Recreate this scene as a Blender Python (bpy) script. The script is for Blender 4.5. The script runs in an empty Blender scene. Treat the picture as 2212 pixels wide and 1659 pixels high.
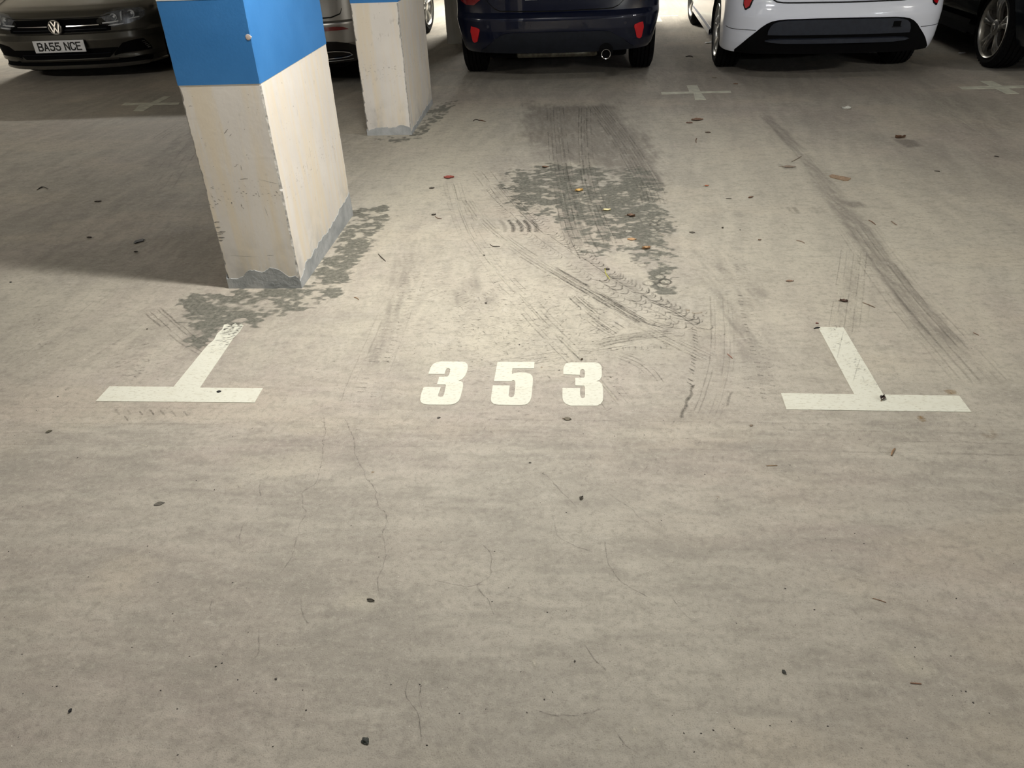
import bpy, bmesh, math, random
import numpy as np
from mathutils import Vector, Matrix

# ------------------------------------------------------------------ camera, world, exposure
SC = bpy.context.scene
COL = SC.collection
FPX, PITCH, ROLL, YAW = 1666.6, .5674, -.0434, -.0977
CAM = np.array([1.4116, -2.1642, 1.4761])
_F = np.array([math.sin(YAW)*math.cos(PITCH), math.cos(YAW)*math.cos(PITCH), -math.sin(PITCH)])
_R = np.array([math.cos(YAW), -math.sin(YAW), 0.]); _U = np.cross(_R, _F)
RR = _R*math.cos(ROLL)+_U*math.sin(ROLL); UU = -_R*math.sin(ROLL)+_U*math.cos(ROLL)
cam_data = bpy.data.cameras.new('camera'); cam = bpy.data.objects.new('camera', cam_data); COL.objects.link(cam)
cam_data.sensor_fit = 'HORIZONTAL'; cam_data.sensor_width = 36.; cam_data.lens = 36.*FPX/2212.
cam_data.clip_start = .05; cam_data.clip_end = 100
M = Matrix.Identity(4)
for i in range(3):
    M[i][0] = RR[i]; M[i][1] = UU[i]; M[i][2] = -_F[i]; M[i][3] = CAM[i]
cam.matrix_world = M
SC.camera = cam
W = bpy.data.worlds.new('world'); SC.world = W; W.use_nodes = True
W.node_tree.nodes['Background'].inputs[0].default_value = (.6, .65, .7, 1)
W.node_tree.nodes['Background'].inputs[1].default_value = .05
SC.view_settings.view_transform = 'Standard'; SC.view_settings.look = 'None'
SC.view_settings.exposure = 0.0; SC.view_settings.gamma = 1.0; SC.view_settings.use_curve_mapping = False
SC.cycles.use_denoising = True
SC.cycles.max_bounces = 6; SC.cycles.diffuse_bounces = 3; SC.cycles.glossy_bounces = 3; SC.cycles.transparent_max_bounces = 16
SC.cycles.use_adaptive_sampling = True; SC.cycles.adaptive_threshold = .05; SC.cycles.adaptive_min_samples = 12
SC.cycles.caustics_reflective = False; SC.cycles.caustics_refractive = False
# lamp: (x, y, power, colour); all built as ceiling battens, tube along x; the dim bay one is added fill
LAMPS = [(.9, .72, 73, (1., .965, .90)), (8.6, -.3, 290, (1., .96, .89)), (-6., .45, 170, (1., .955, .88)),
         (.8, 10.7, 300, (1., .96, .88)), (3.8, 10.7, 110, (1., .96, .88)), (7.4, 10.7, 100, (1., .96, .88)), (-5.4, 10.7, 420, (1., .955, .87)),
         (-11.8, 10.7, 80, (1., .955, .87)), (1.9, 2.8, 12, (.95, .97, 1.)), (8.6, -6.2, 450, (.86, .93, 1.))]
CEIL = 2.55

def floor_px(px, py, z=0.):
    """floor point that the photograph shows at a pixel"""
    px = np.asarray(px, float); py = np.asarray(py, float)
    d = _F*FPX + RR*(px[..., None]-1106) - UU*(py[..., None]-829.5)
    t = (z-CAM[2])/d[..., 2:3]
    return (CAM+d*t)
def fp(px, py): return floor_px(np.float64(px), np.float64(py))

# ------------------------------------------------------------------ helpers
def tag(o, label=None, cat=None, group=None, kind=None):
    if label: o['label'] = label
    if cat: o['category'] = cat
    if group: o['group'] = group
    if kind: o['kind'] = kind
    return o
def empty(name, loc=(0, 0, 0), rz=0., parent=None):
    o = bpy.data.objects.new(name, None); COL.objects.link(o); o.location = loc; o.rotation_euler = (0, 0, rz)
    o.empty_display_size = .1
    if parent: o.parent = parent
    return o
class MB:
    def __init__(s): s.v = []; s.f = []; s.mi = []
    def add(s, vs, fs, mi=0):
        b = len(s.v); s.v += [tuple(map(float, p)) for p in vs]; s.f += [tuple(i+b for i in q) for q in fs]; s.mi += [mi]*len(fs); return s
    def box(s, x0, x1, y0, y1, z0, z1, mi=0):
        return s.add([(x0,y0,z0),(x1,y0,z0),(x1,y1,z0),(x0,y1,z0),(x0,y0,z1),(x1,y0,z1),(x1,y1,z1),(x0,y1,z1)],
                     [(0,3,2,1),(4,5,6,7),(0,1,5,4),(1,2,6,5),(2,3,7,6),(3,0,4,7)], mi)
    def grid(s, P, mi=0, wrap=False):
        P = np.asarray(P); n, m = P.shape[:2]; b = len(s.v)
        s.v += [tuple(map(float, p)) for p in P.reshape(-1, 3)]
        for i in range(n-1):
            for j in range(m if wrap else m-1):
                k = (j+1) % m
                s.f.append((b+i*m+j, b+i*m+k, b+(i+1)*m+k, b+(i+1)*m+j)); s.mi.append(mi)
        return s
    def tube(s, pts, r, n=8, cap=True, mi=0):
        pts = [Vector(p) for p in pts]; rings = []
        rs = r if hasattr(r, '__len__') else [r]*len(pts)
        for i, p in enumerate(pts):
            d = (pts[min(i+1, len(pts)-1)]-pts[max(i-1, 0)]).normalized()
            a = d.orthogonal().normalized() if i == 0 else (a-d*a.dot(d)).normalized()
            c = d.cross(a)
            rings.append([p+(a*math.cos(q)+c*math.sin(q))*rs[i] for q in [2*math.pi*k/n for k in range(n)]])
        b = len(s.v); s.grid(np.array([[list(q) for q in ring] for ring in rings]), mi, True)
        if cap:
            s.f += [tuple(b+k for k in range(n))[::-1], tuple(b+(len(pts)-1)*n+k for k in range(n))]; s.mi += [mi, mi]
        return s
    def lathe(s, prof, n=48, c=(0, 0, 0), axis='x', mi=0, sign=1):
        P = []
        for a, r in prof:
            ring = []
            for k in range(n):
                q = 2*math.pi*k/n
                if axis == 'x': ring.append((c[0]+a*sign, c[1]+r*math.cos(q), c[2]+r*math.sin(q)))
                elif axis == 'y': ring.append((c[0]+r*math.cos(q), c[1]+a*sign, c[2]+r*math.sin(q)))
                else: ring.append((c[0]+r*math.cos(q), c[1]+r*math.sin(q), c[2]+a))
            P.append(ring)
        return s.grid(np.array(P), mi, True)
    def build(s, name, mats, parent=None, smooth=False, fix=True, bevel=0):
        me = bpy.data.meshes.new(name); me.from_pydata(s.v, [], s.f)
        if not isinstance(mats, (list, tuple)): mats = [mats]
        for m in mats: me.materials.append(m)
        me.polygons.foreach_set('material_index', s.mi)
        if fix:
            bm = bmesh.new(); bm.from_mesh(me); bmesh.ops.remove_doubles(bm, verts=bm.verts, dist=1e-5)
            bmesh.ops.recalc_face_normals(bm, faces=bm.faces); bm.to_mesh(me); bm.free()
        if smooth:
            me.polygons.foreach_set('use_smooth', [True]*len(me.polygons))
            me.set_sharp_from_angle(angle=math.radians(smooth if smooth > 1 else 38))
        o = bpy.data.objects.new(name, me); COL.objects.link(o)
        if parent: o.parent = parent
        if bevel:
            b = o.modifiers.new('bevel', 'BEVEL'); b.width = bevel; b.segments = 2; b.limit_method = 'ANGLE'
        return o

# ------------------------------------------------------------------ materials
class NT:
    def __init__(s, name):
        s.m = bpy.data.materials.new(name); s.m.use_nodes = True; s.t = s.m.node_tree; s.b = s.t.nodes['Principled BSDF']
    def n(s, kind, **kw):
        o = s.t.nodes.new('ShaderNode'+kind)
        for k, v in kw.items(): setattr(o, k, v)
        return o
    def l(s, a, b): s.t.links.new(a, b)
    def put(s, sock, v):
        if hasattr(v, 'is_linked') or isinstance(v, bpy.types.NodeSocket): s.l(v, sock)
        else: sock.default_value = v
    def math(s, op, a, b=0., c=None, clamp=False):
        o = s.n('Math', operation=op, use_clamp=clamp); s.put(o.inputs[0], a); s.put(o.inputs[1], b)
        if c is not None: s.put(o.inputs[2], c)
        return o.outputs[0]
    def mix(s, f, a, b, mode='MIX'):
        o = s.n('Mix', data_type='RGBA', blend_type=mode); s.put(o.inputs[0], f)
        for q, v in ((6, a), (7, b)):
            s.put(o.inputs[q], (*v, 1) if isinstance(v, tuple) and len(v) == 3 else v)
        return o.outputs[2]
    def ramp(s, v, a, b, x=0., y=1.):
        o = s.n('MapRange', clamp=True, interpolation_type='SMOOTHSTEP'); s.put(o.inputs[0], v)
        o.inputs[1].default_value = a; o.inputs[2].default_value = b; o.inputs[3].default_value = x; o.inputs[4].default_value = y
        return o.outputs[0]
    def noise(s, scale, detail=4., rough=.55, vec=None, dist=0., stretch=None):
        o = s.n('TexNoise'); o.inputs['Scale'].default_value = scale; o.inputs['Detail'].default_value = detail
        o.inputs['Roughness'].default_value = rough; o.inputs['Distortion'].default_value = dist
        if vec is None: vec = s.coord
        if stretch:
            mp = s.n('Mapping'); s.l(vec, mp.inputs[0]); mp.inputs['Scale'].default_value = stretch[:3]
            if len(stretch) > 3: mp.inputs['Rotation'].default_value = (0, 0, stretch[3])
            vec = mp.outputs[0]
        s.l(vec, o.inputs['Vector']); return o.outputs['Fac']
    @property
    def coord(s):
        if not hasattr(s, '_c'): s._c = s.n('TexCoord').outputs['Object']
        return s._c
    def bump(s, h, strength=.2, dist=.01):
        o = s.n('Bump'); o.inputs['Strength'].default_value = strength; o.inputs['Distance'].default_value = dist
        s.put(o.inputs['Height'], h); s.l(o.outputs[0], s.b.inputs['Normal'])
    def set(s, **kw):
        for k, v in kw.items(): s.put(s.b.inputs[k.replace('_', ' ')], (*v, 1) if isinstance(v, tuple) and len(v) == 3 else v)
        return s.m
def simple(name, col, rough=.5, metal=0., coat=0., var=.12, scale=25., bump=0., spec=.5):
    t = NT(name); n = t.noise(scale, 4)
    c = t.mix(t.ramp(n, .3, .7), tuple(x*(1-var) for x in col), tuple(min(1, x*(1+var)) for x in col))
    t.set(Base_Color=c, Roughness=rough, Metallic=metal, Coat_Weight=coat, Coat_Roughness=.06, Specular_IOR_Level=spec)
    if bump: t.bump(t.noise(scale*6, 3), bump, .002)
    return t.m
def car_paint(name, col, metal=.5, rough=.35, flake=.25):
    t = NT(name); n = t.noise(900, 2); d = t.noise(3, 5)
    c = t.mix(t.ramp(n, .35, .65), tuple(x*(1-flake) for x in col), tuple(min(1, x*(1+flake)) for x in col))
    c = t.mix(t.ramp(d, .50, .85, 0, .012), c, (.25, .22, .18))
    t.set(Base_Color=c, Metallic=metal, Roughness=rough, Coat_Weight=.8, Coat_Roughness=.03, Specular_IOR_Level=.15)
    return t.m
MT = {}
MT['black_plastic'] = simple('black_plastic', (.0065, .0085, .014), .55, var=.2, bump=.15, spec=.28)
MT['satin_plastic'] = simple('satin_plastic', (.024, .029, .042), .38, var=.12, spec=.5)
MT['gloss_black'] = simple('gloss_black', (.004, .004, .005), .12)
MT['underbody'] = simple('underbody', (.003, .003, .0035), .9, spec=.1)
MT['rubber'] = simple('rubber', (.0045, .0045, .005), .85, var=.3, scale=60, bump=.2, spec=.12)
MT['alloy'] = simple('alloy', (.62, .62, .60), .28, .85, var=.1)
MT['alloy_dark'] = simple('alloy_dark', (.42, .41, .38), .30, .85, var=.15)
MT['chrome'] = simple('chrome', (.85, .85, .86), .1, 1., var=.03)
MT['brake'] = simple('brake', (.12, .09, .07), .5, .7, var=.3, scale=60)
MT['red_lens'] = simple('red_lens', (.55, .006, .012), .18, coat=1., var=.06, scale=200)
MT['red_dark'] = simple('red_dark', (.16, .004, .008), .15, coat=1.)
MT['glass_dark'] = simple('glass_dark', (.006, .007, .008), .06, coat=1.)
MT['plate_white'] = simple('plate_white', (.88, .89, .92), .4, var=.03)
MT['ink'] = simple('ink', (.008, .008, .008), .4)
MT['gap'] = simple('gap', (.003, .003, .003), .9)
MT['steel_pipe'] = simple('steel_pipe', (.16, .15, .12), .45, .8, var=.3)
MT['silver_trim'] = simple('silver_trim', (.45, .45, .44), .3, .8)
def headlamp_glass():
    t = NT('headlamp_glass'); g = t.n('BsdfGlossy'); g.inputs['Roughness'].default_value = .03; g.inputs['Color'].default_value = (.9, .93, .96, 1)
    tr = t.n('BsdfTransparent'); tr.inputs[0].default_value = (.92, .94, .96, 1); fr = t.n('LayerWeight'); fr.inputs[0].default_value = .35
    mx = t.n('MixShader'); t.l(t.ramp(fr.outputs['Facing'], 0., 1., .06, .5), mx.inputs[0]); t.l(tr.outputs[0], mx.inputs[1]); t.l(g.outputs[0], mx.inputs[2])
    t.l(mx.outputs[0], t.t.nodes['Material Output'].inputs[0]); t.t.nodes.remove(t.b); return t.m
MT['lamp_glass'] = headlamp_glass()
MT['lamp_silver'] = simple('lamp_silver', (.95, .96, .98), .38, .1, var=.2, scale=150); MT['lamp_housing'] = simple('lamp_housing', (.22, .23, .26), .25, .5, var=.3, scale=60)
MT['navy_paint'] = car_paint('navy_paint', (.0020, .0045, .019), .2, .35)
MT['white_paint'] = car_paint('white_paint', (.82, .86, .97), 0., .25, .02)
MT['silver_paint'] = car_paint('silver_paint', (.34, .33, .31), .75, .32, .12)
MT['grey_paint'] = car_paint('grey_paint', (.095, .091, .080), .75, .32)
MT['black_paint'] = car_paint('black_paint', (.004, .006, .009), .3, .3)

# ------------------------------------------------------------------ numpy noise for the floor's dirt maps
def vnoise(x, y, seed=0):
    xi = np.floor(x).astype(np.int64); yi = np.floor(y).astype(np.int64); fx = x-xi; fy = y-yi
    fx = fx*fx*(3-2*fx); fy = fy*fy*(3-2*fy)
    def h(a, b):
        n = (a*374761393+b*668265263+seed*1442695041) & 0x7fffffff
        n = ((n ^ (n >> 13))*1274126177) & 0x7fffffff
        return ((n ^ (n >> 16)) & 0xffff)/65535.
    return (h(xi, yi)*(1-fx)+h(xi+1, yi)*fx)*(1-fy)+(h(xi, yi+1)*(1-fx)+h(xi+1, yi+1)*fx)*fy
def fbm(x, y, o=4, seed=0):
    a = .5; r = 0; t = 0
    for k in range(o):
        r = r+a*vnoise(x*2**k+17.3*k, y*2**k-9.1*k, seed+k); t += a; a *= .5
    return r/t
def sstep(a, b, v):
    t = np.clip((v-a)/(b-a), 0, 1); return t*t*(3-2*t)
def polydist(X, Y, poly):
    """signed distance (negative inside) to polygon"""
    n = len(poly); d = np.full(X.shape, 1e9); ins = np.zeros(X.shape, bool)
    for i in range(n):
        x0, y0 = poly[i]; x1, y1 = poly[(i+1) % n]
        ex, ey = x1-x0, y1-y0; wx, wy = X-x0, Y-y0
        t = np.clip((wx*ex+wy*ey)/(ex*ex+ey*ey+1e-12), 0, 1)
        d = np.minimum(d, (wx-ex*t)**2+(wy-ey*t)**2)
        c = ((y0 <= Y) & (y1 > Y)) | ((y1 <= Y) & (y0 > Y))
        ins ^= c & (X < x0+(Y-y0)/(y1-y0+1e-12)*ex)
    d = np.sqrt(d); return np.where(ins, -d, d)
def linedist(X, Y, pl):
    d = np.full(X.shape, 1e9); tt = np.zeros(X.shape); L = 0
    for i in range(len(pl)-1):
        x0, y0 = pl[i]; x1, y1 = pl[i+1]; ex, ey = x1-x0, y1-y0
        t = np.clip(((X-x0)*ex+(Y-y0)*ey)/(ex*ex+ey*ey+1e-12), 0, 1)
        q = (X-x0-ex*t)**2+(Y-y0-ey*t)**2; m = q < d; l = math.hypot(ex, ey)
        d = np.where(m, q, d); tt = np.where(m, L+t*l, tt); L += l
    return np.sqrt(d), tt/L
def PX(pts): return [tuple(fp(*p)[:2]) for p in pts]

# ------------------------------------------------------------------ floor
def axis_pts(segs):
    out = []
    for a, b, d in segs: out.append(np.linspace(a, b, max(1, int(round((b-a)/d))), endpoint=False))
    out.append(np.array([segs[-1][1]])); return np.concatenate(out)
gx = axis_pts([(-16, -6, .5), (-6, -3, .06), (-3, -1, .025), (-1, -.3, .014), (-.3, 3., .007), (3., 4.4, .014), (4.4, 6.5, .04), (6.5, 18, .5)])
gy = axis_pts([(-9, -1.6, .3), (-1.6, -.3, .011), (-.3, 1.9, .008), (1.9, 3.6, .013), (3.6, 6.5, .035), (6.5, 10, .1), (10, 22, .5)])
GX, GY = np.meshgrid(gx, gy); FX, FY = GX.ravel(), GY.ravel()
wet = np.zeros(FX.shape); brown = np.zeros(FX.shape); dust = np.zeros(FX.shape)  # dust holds real dust plus brightness painted in for lamp light
wob = (fbm(FX*9, FY*9, 4, 3)-.5)
def patch(arr, pts, amt, feather, rag=.12):
    poly = PX(pts); xs = [p[0] for p in poly]; ys = [p[1] for p in poly]; mg = feather+rag+.05
    m = (FX > min(xs)-mg) & (FX < max(xs)+mg) & (FY > min(ys)-mg) & (FY < max(ys)+mg)
    d = polydist(FX[m], FY[m], poly)+wob[m]*rag*2
    arr[m] = np.maximum(arr[m], amt*sstep(feather, -feather, d))
def smear(arr, pts, w, amt, feather=.6, streak=30, seed=0):
    """long dirty band following a wheel path; w = half widths in metres at both ends"""
    pl = PX(pts); xs = [p[0] for p in pl]; ys = [p[1] for p in pl]; mg = max(w)*2
    m = (FX > min(xs)-mg) & (FX < max(xs)+mg) & (FY > min(ys)-mg) & (FY < max(ys)+mg)
    d, t = linedist(FX[m], FY[m], pl); ww = w[0]+(w[1]-w[0])*t
    side = vnoise(d*streak*2+seed, t*6, 5+seed)*.6+vnoise(d*streak*5+seed, t*14, 8+seed)*.4
    f = sstep(1., 1-feather, d/ww)*sstep(0, .08, t)*sstep(1., .9, t)*(.45+.8*side)
    arr[m] = np.maximum(arr[m], amt*np.clip(f, 0, 1))
# damp, dark green-grey bare concrete round the first column and in the middle of the bay
patch(wet, [(655,622),(700,555),(766,468),(768,442),(828,450),(830,478),(800,520),(758,580),(735,628),(690,668),(600,690),(520,712),(470,742),(420,748),(385,708),(365,665),(400,630),(490,626)], .78, .05, .10)
patch(wet, [(655,622),(765,468),(790,480),(720,570),(680,630),(560,650),(490,640),(490,626)], .95, .04, .06)
patch(wet, [(1085,368),(1190,352),(1300,360),(1402,362),(1425,420),(1442,480),(1452,560),(1462,625),(1425,622),(1392,585),(1330,525),(1300,520),(1310,560),(1265,545),(1225,480),(1140,470),(1095,430)], .66, .06, .10)
patch(wet, [(1290,400),(1400,370),(1442,480),(1452,570),(1460,622),(1410,600),(1385,560),(1330,500),(1300,450)], .95, .08, .08)
patch(wet, [(1115,395),(1180,385),(1190,415),(1140,440),(1110,425)], .85, .04, .08)
patch(wet, [(1380,560),(1450,575),(1455,625),(1420,620)], .8, .04, .08)
patch(wet, [(795,296),(890,293),(938,226),(1000,212),(975,240),(950,250),(928,285),(880,308),(800,306)], .55, .04, .08)
patch(brown, [(1130,225),(1330,222),(1400,290),(1420,385),(1300,372),(1180,350),(1120,290)], .75, .16, .16)
patch(brown, [(1290,240),(1340,260),(1415,370),(1380,380),(1310,300)], .9, .08, .1)
patch(brown, [(375,690),(470,700),(440,755),(400,745)], .5, .08, .1)
patch(brown, [(960,625),(1040,600),(1060,650),(990,672),(950,660)], .42, .06, .08)
patch(brown, [(835,570),(900,520),(905,590),(880,640),(820,660)], .45, .14, .16)
patch(brown, [(1480,535),(1560,545),(1640,640),(1600,680),(1540,600),(1490,570)], .42, .12, .12)
patch(brown, [(1800,430),(1860,436),(1868,447),(1840,450),(1806,444)], .75, .03, .03)
patch(brown, [(1925,300),(1975,303),(1990,315),(1960,318)], .9, .03, .03)
patch(brown, [(1680,355),(1720,358),(1725,366),(1690,366)], .5, .02, .03)
patch(brown, [(1655,272),(1760,300),(1720,340),(1700,330)], .4, .1, .1)
patch(brown, [(1340,150),(1430,150),(1425,180),(1350,185)], .35, .12, .1)
patch(brown, [(700,1045),(1000,1050),(1130,1110),(900,1120),(780,1090)], .16, .12, .2)
patch(brown, [(450,1160),(650,1140),(640,1180),(470,1190)], .16, .08, .1)
patch(brown, [(2150,1470),(2212,1450),(2212,1600),(2170,1580)], .42, .05, .06)
patch(brown, [(1560,900),(2212,870),(2212,960),(1600,960)], .18, .1, .15)
patch(brown, [(100,980),(480,960),(560,990),(300,1020),(60,1040)], .2, .08, .15)
patch(brown, [(2000,200),(2212,240),(2212,420),(2100,330)], .3, .2, .2)
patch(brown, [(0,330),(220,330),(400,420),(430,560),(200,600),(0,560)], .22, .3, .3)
smear(brown, [(1640,235),(1690,290),(1745,350),(1790,410),(1850,490),(1900,560),(1960,640),(2030,720),(2130,830)], (.07, .11), .72, .7, 40, 1)
smear(brown, [(2000,200),(2060,250),(2130,300),(2212,350)], (.1, .1), .35, .8, 20, 2)
smear(brown, [(1300,232),(1350,300),(1400,380),(1420,420)], (.10, .10), .9, .5, 60, 3)
smear(brown, [(1200,230),(1205,300),(1212,360),(1225,430),(1240,500),(1275,560)], (.09, .10), .7, .6, 60, 4)
smear(brown, [(1262,232),(1262,300),(1268,380),(1290,460),(1325,540)], (.05, .07), .55, .6, 60, 6)
smear(brown, [(900,530),(865,620),(830,720),(780,840)], (.05, .06), .40, .6, 40, 7)
smear(brown, [(1500,560),(1545,620),(1600,700),(1640,790),(1660,860)], (.06, .07), .40, .6, 40, 8)
smear(brown, [(1845,540),(1838,620),(1828,720),(1815,800)], (.045, .05), .36, .5, 60, 9)
smear(brown, [(1900,560),(1890,640),(1880,730)], (.03, .04), .28, .5, 60, 10)
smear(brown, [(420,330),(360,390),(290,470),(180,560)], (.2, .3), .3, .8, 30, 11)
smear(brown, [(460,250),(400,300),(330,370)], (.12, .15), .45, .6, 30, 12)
smear(brown, [(0,950),(400,935),(900,940),(1500,955),(2212,930)], (.09, .09), .22, .7, 30, 13)
smear(brown, [(0,1060),(300,1040),(700,1050),(1200,1090)], (.07, .08), .16, .7, 30, 14)
smear(brown, [(1000,560),(1050,640),(1130,720),(1180,790)], (.05, .05), .12, .6, 40, 15)
# pale dust between the wheel paths, plus broad bands painted in for missing lamp light
patch(dust, [(800,560),(900,420),(1010,400),(1090,500),(1230,560),(1330,640),(1450,690),(1300,760),(1080,790),(800,770),(640,800),(700,680)], .62, .3, .3)
patch(dust, [(960,680),(1080,650),(1180,690),(1150,750),(1020,765),(950,730)], .8, .12, .12)
patch(dust, [(1300,545),(1370,555),(1420,610),(1330,600)], .8, .06, .08)
patch(dust, [(1425,380),(1480,380),(1540,540),(1560,640),(1480,640),(1450,500)], .6, .1, .12)
patch(dust, [(0,600),(300,620),(480,650),(360,700),(0,760)], .35, .15, .2)
patch(dust, [(1130,350),(1290,345),(1310,362),(1140,368)], .7, .04, .08)
patch(dust, [(1210,418),(1290,415),(1290,435),(1230,440)], .6, .03, .05)
patch(dust, [(1500,620),(1560,630),(1560,720),(1510,720)], .5, .08, .1)
patch(dust, [(500,985),(720,985),(700,1010),(560,1030)], .45, .06, .1)
patch(dust, [(750,1280),(800,1282),(800,1310),(740,1308)], .6, .03, .03)
patch(dust, [(920,1640),(1000,1600),(1020,1655),(930,1659)], .4, .04, .04)
patch(dust, [(1925,1410),(1960,1420),(2000,1450),(1950,1450)], .7, .02, .03)
patch(dust, [(1640,430),(1800,380),(1950,520),(2150,700),(2212,760),(2212,560),(1950,420)], .25, .2, .3)
patch(dust, [(790,330),(960,290),(1050,250),(1120,330),(900,400),(790,420)], .35, .2, .2)
patch(dust, [(770,330),(900,250),(1080,240),(1120,300),(1080,360),(1050,420),(800,560),(700,640),(600,720),(790,430)], .75, .35, .3)  # broad pale tint, brightness painted in where the lamp light falls off
patch(dust, [(1430,260),(1640,260),(1900,330),(2212,480),(2212,800),(1900,800),(1600,700),(1470,640),(1440,450)], .62, .4, .3)  # right side of the bay lightened in colour to make up for lamp falloff
patch(dust, [(0,600),(480,640),(360,760),(300,830),(0,840)], .35, .2, .2)  # left floor lightened in colour in place of lamp light
flow = sstep(-.15, .45, FY+.15*(fbm(FX*2, FY*2, 3, 9)-.5))      # 0 in the aisle, 1 inside the bays
def rot(a, sx, sy): return (FX*math.cos(a)+FY*math.sin(a))*sx, (-FX*math.sin(a)+FY*math.cos(a))*sy
def mixn(f, a, b): return a*(1-f)+b*f
warp = (fbm(FX*1.3, FY*1.3, 3, 21)-.5)*.5
big = fbm(FX*.9, FY*.9, 4, 31); mid = fbm(FX*4+warp*3, FY*4, 5, 33)
ax, ay = rot(.03, 1.7, 10.); bx, by = rot(-.12, 18., 2.4); sk = mixn(flow, fbm(ax, ay+warp*6, 4, 41), fbm(bx+warp*9, by, 4, 43))
ax, ay = rot(-.05, 8., 42.); bx, by = rot(.18, 64., 8.); sk2 = mixn(flow, fbm(ax, ay+warp*9, 3, 45), fbm(bx+warp*9, by, 3, 47))
cloud = fbm(FX*1.6, FY*3.2, 4, 51); pinkish = fbm(FX*.7+9, FY*1.3, 3, 53); blot = fbm(FX*13+FY*2, FY*21, 4, 55)
def cmix(f, A, c): return A*(1-f[:, None])+np.array(c)*f[:, None]
tone = np.zeros((FX.size, 3))+np.array((.420, .385, .325))
tone = cmix(sstep(.3, .7, big), tone, (.460, .430, .368)); tone = cmix(np.clip(sstep(.42, .66, pinkish)*.55+.45*sstep(1.6, .2, FX)*sstep(.6, -.4, FY)+.3*sstep(1.7, 2.6, FX)*sstep(.2, -.8, FY), 0, .85), tone, (.425, .368, .325))
tone = cmix(sstep(.40, .66, mid)*.55, tone, (.350, .325, .278)); tone = cmix(sstep(.42, .70, sk)*.40, tone, (.535, .500, .425))
tone = cmix(sstep(.58, .36, sk)*.0+sstep(.45, .25, sk)*.30, tone, (.33, .305, .262)); tone = cmix(sstep(.50, .75, sk2)*.30, tone, (.30, .28, .24))
thin = fbm(FX*5+warp*4, FY*60, 3, 63); tone = cmix(sstep(.60, .75, thin)*.19*(1-flow), tone, (.58, .55, .47)); tone = cmix(sstep(.42, .28, thin)*.18*(1-flow), tone, (.30, .275, .24))
tone = cmix(sstep(.55, .72, cloud)*.35, tone, (.55, .485, .385)); tone = cmix(sstep(.48, .30, cloud)*.28, tone, (.31, .29, .25))
tone = cmix(np.clip(dust*(.65+.6*(sk-.3)), 0, 1), tone, (.560, .520, .420))
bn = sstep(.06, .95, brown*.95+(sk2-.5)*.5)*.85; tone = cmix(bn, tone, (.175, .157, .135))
bl2 = fbm(FX*34+FY*4, FY*52, 3, 57); bl3 = fbm(FX*4, FY*5, 3, 59)
th0 = np.clip(.5+wet*.5+(blot-.5)*.62+(bl2-.5)*.75+(bl3-.5)*.2-.27, 0, 1)*sstep(.0, .12, wet)
th0 = th0-.22*sstep(.55, .66, fbm(FX*22+3, FY*38, 3, 61))*sstep(1.25, .5, wet)
me = bpy.data.meshes.new('floor'); nx, ny = len(gx), len(gy)
me.vertices.add(nx*ny); co = np.zeros((nx*ny, 3), np.float32); co[:, 0] = FX; co[:, 1] = FY
me.vertices.foreach_set('co', co.ravel())
ii = (np.arange(ny-1)[:, None]*nx+np.arange(nx-1)[None, :]).ravel()
quads = np.stack([ii, ii+1, ii+nx+1, ii+nx], 1).astype(np.int32)
me.loops.add(quads.size); me.loops.foreach_set('vertex_index', quads.ravel())
me.polygons.add(len(quads)); me.polygons.foreach_set('loop_start', np.arange(0, quads.size, 4, dtype=np.int32))
me.update(calc_edges=True)
at = me.attributes.new('dirt', 'FLOAT_COLOR', 'POINT')
at.data.foreach_set('color', np.stack([np.clip(th0, 0, 1), wet, sk2, flow], 1).astype(np.float32).ravel())

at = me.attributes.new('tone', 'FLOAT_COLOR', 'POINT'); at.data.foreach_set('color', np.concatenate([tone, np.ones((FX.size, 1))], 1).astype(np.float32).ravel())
def floor_material():
    t = NT('concrete_floor'); a = t.n('Attribute'); a.attribute_name = 'dirt'
    sp = t.n('SeparateColor'); t.l(a.outputs['Color'], sp.inputs[0]); wm, wet, sk2 = sp.outputs
    tn = t.n('Attribute'); tn.attribute_name = 'tone'; base = tn.outputs['Color']
    fine = t.noise(55., 3, .65); grain = t.noise(300., 1, .6); cl = t.noise(13., 4, .68, stretch=(1., 1.8, 1.), dist=.4)
    base = t.mix(t.ramp(cl, .34, .52, .34, 0.), base, (.27, .25, .21)); base = t.mix(t.ramp(cl, .55, .74, 0., .34), base, (.60, .57, .50))
    base = t.mix(t.ramp(fine, .30, .50, .38, 0.), base, (.24, .22, .185)); base = t.mix(t.ramp(fine, .52, .74, 0., .36), base, (.60, .56, .48))
    wetc = t.mix(t.ramp(fine, .3, .7), (.088, .090, .074), (.200, .197, .165))
    wk = t.math('ADD', wm, t.math('ADD', t.math('MULTIPLY', t.math('SUBTRACT', fine, .5), .40), t.math('MULTIPLY', t.math('SUBTRACT', cl, .5), .16)))
    base = t.mix(t.math('MULTIPLY', t.ramp(wk, .36, .58), t.ramp(wet, .02, .25, 0, .92)), base, wetc)
    base = t.mix(t.math('MULTIPLY', t.ramp(fine, .62, .72, 0, .35), t.ramp(wet, .1, .5)), base, (.56, .53, .43))
    base = t.mix(t.ramp(grain, .28, .44, .35, 0.), base, (.15, .135, .115)); base = t.mix(t.ramp(grain, .62, .80, 0., .35), base, (.62, .59, .52))
    t.set(Base_Color=base, Roughness=.72, Specular_IOR_Level=.3)
    t.bump(t.math('ADD', t.math('MULTIPLY', fine, .6), t.math('MULTIPLY', grain, .3)), .38, .006)
    return t.m
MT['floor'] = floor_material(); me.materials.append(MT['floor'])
fl_o = bpy.data.objects.new('floor', me); COL.objects.link(fl_o); tag(fl_o, kind='structure')

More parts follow.
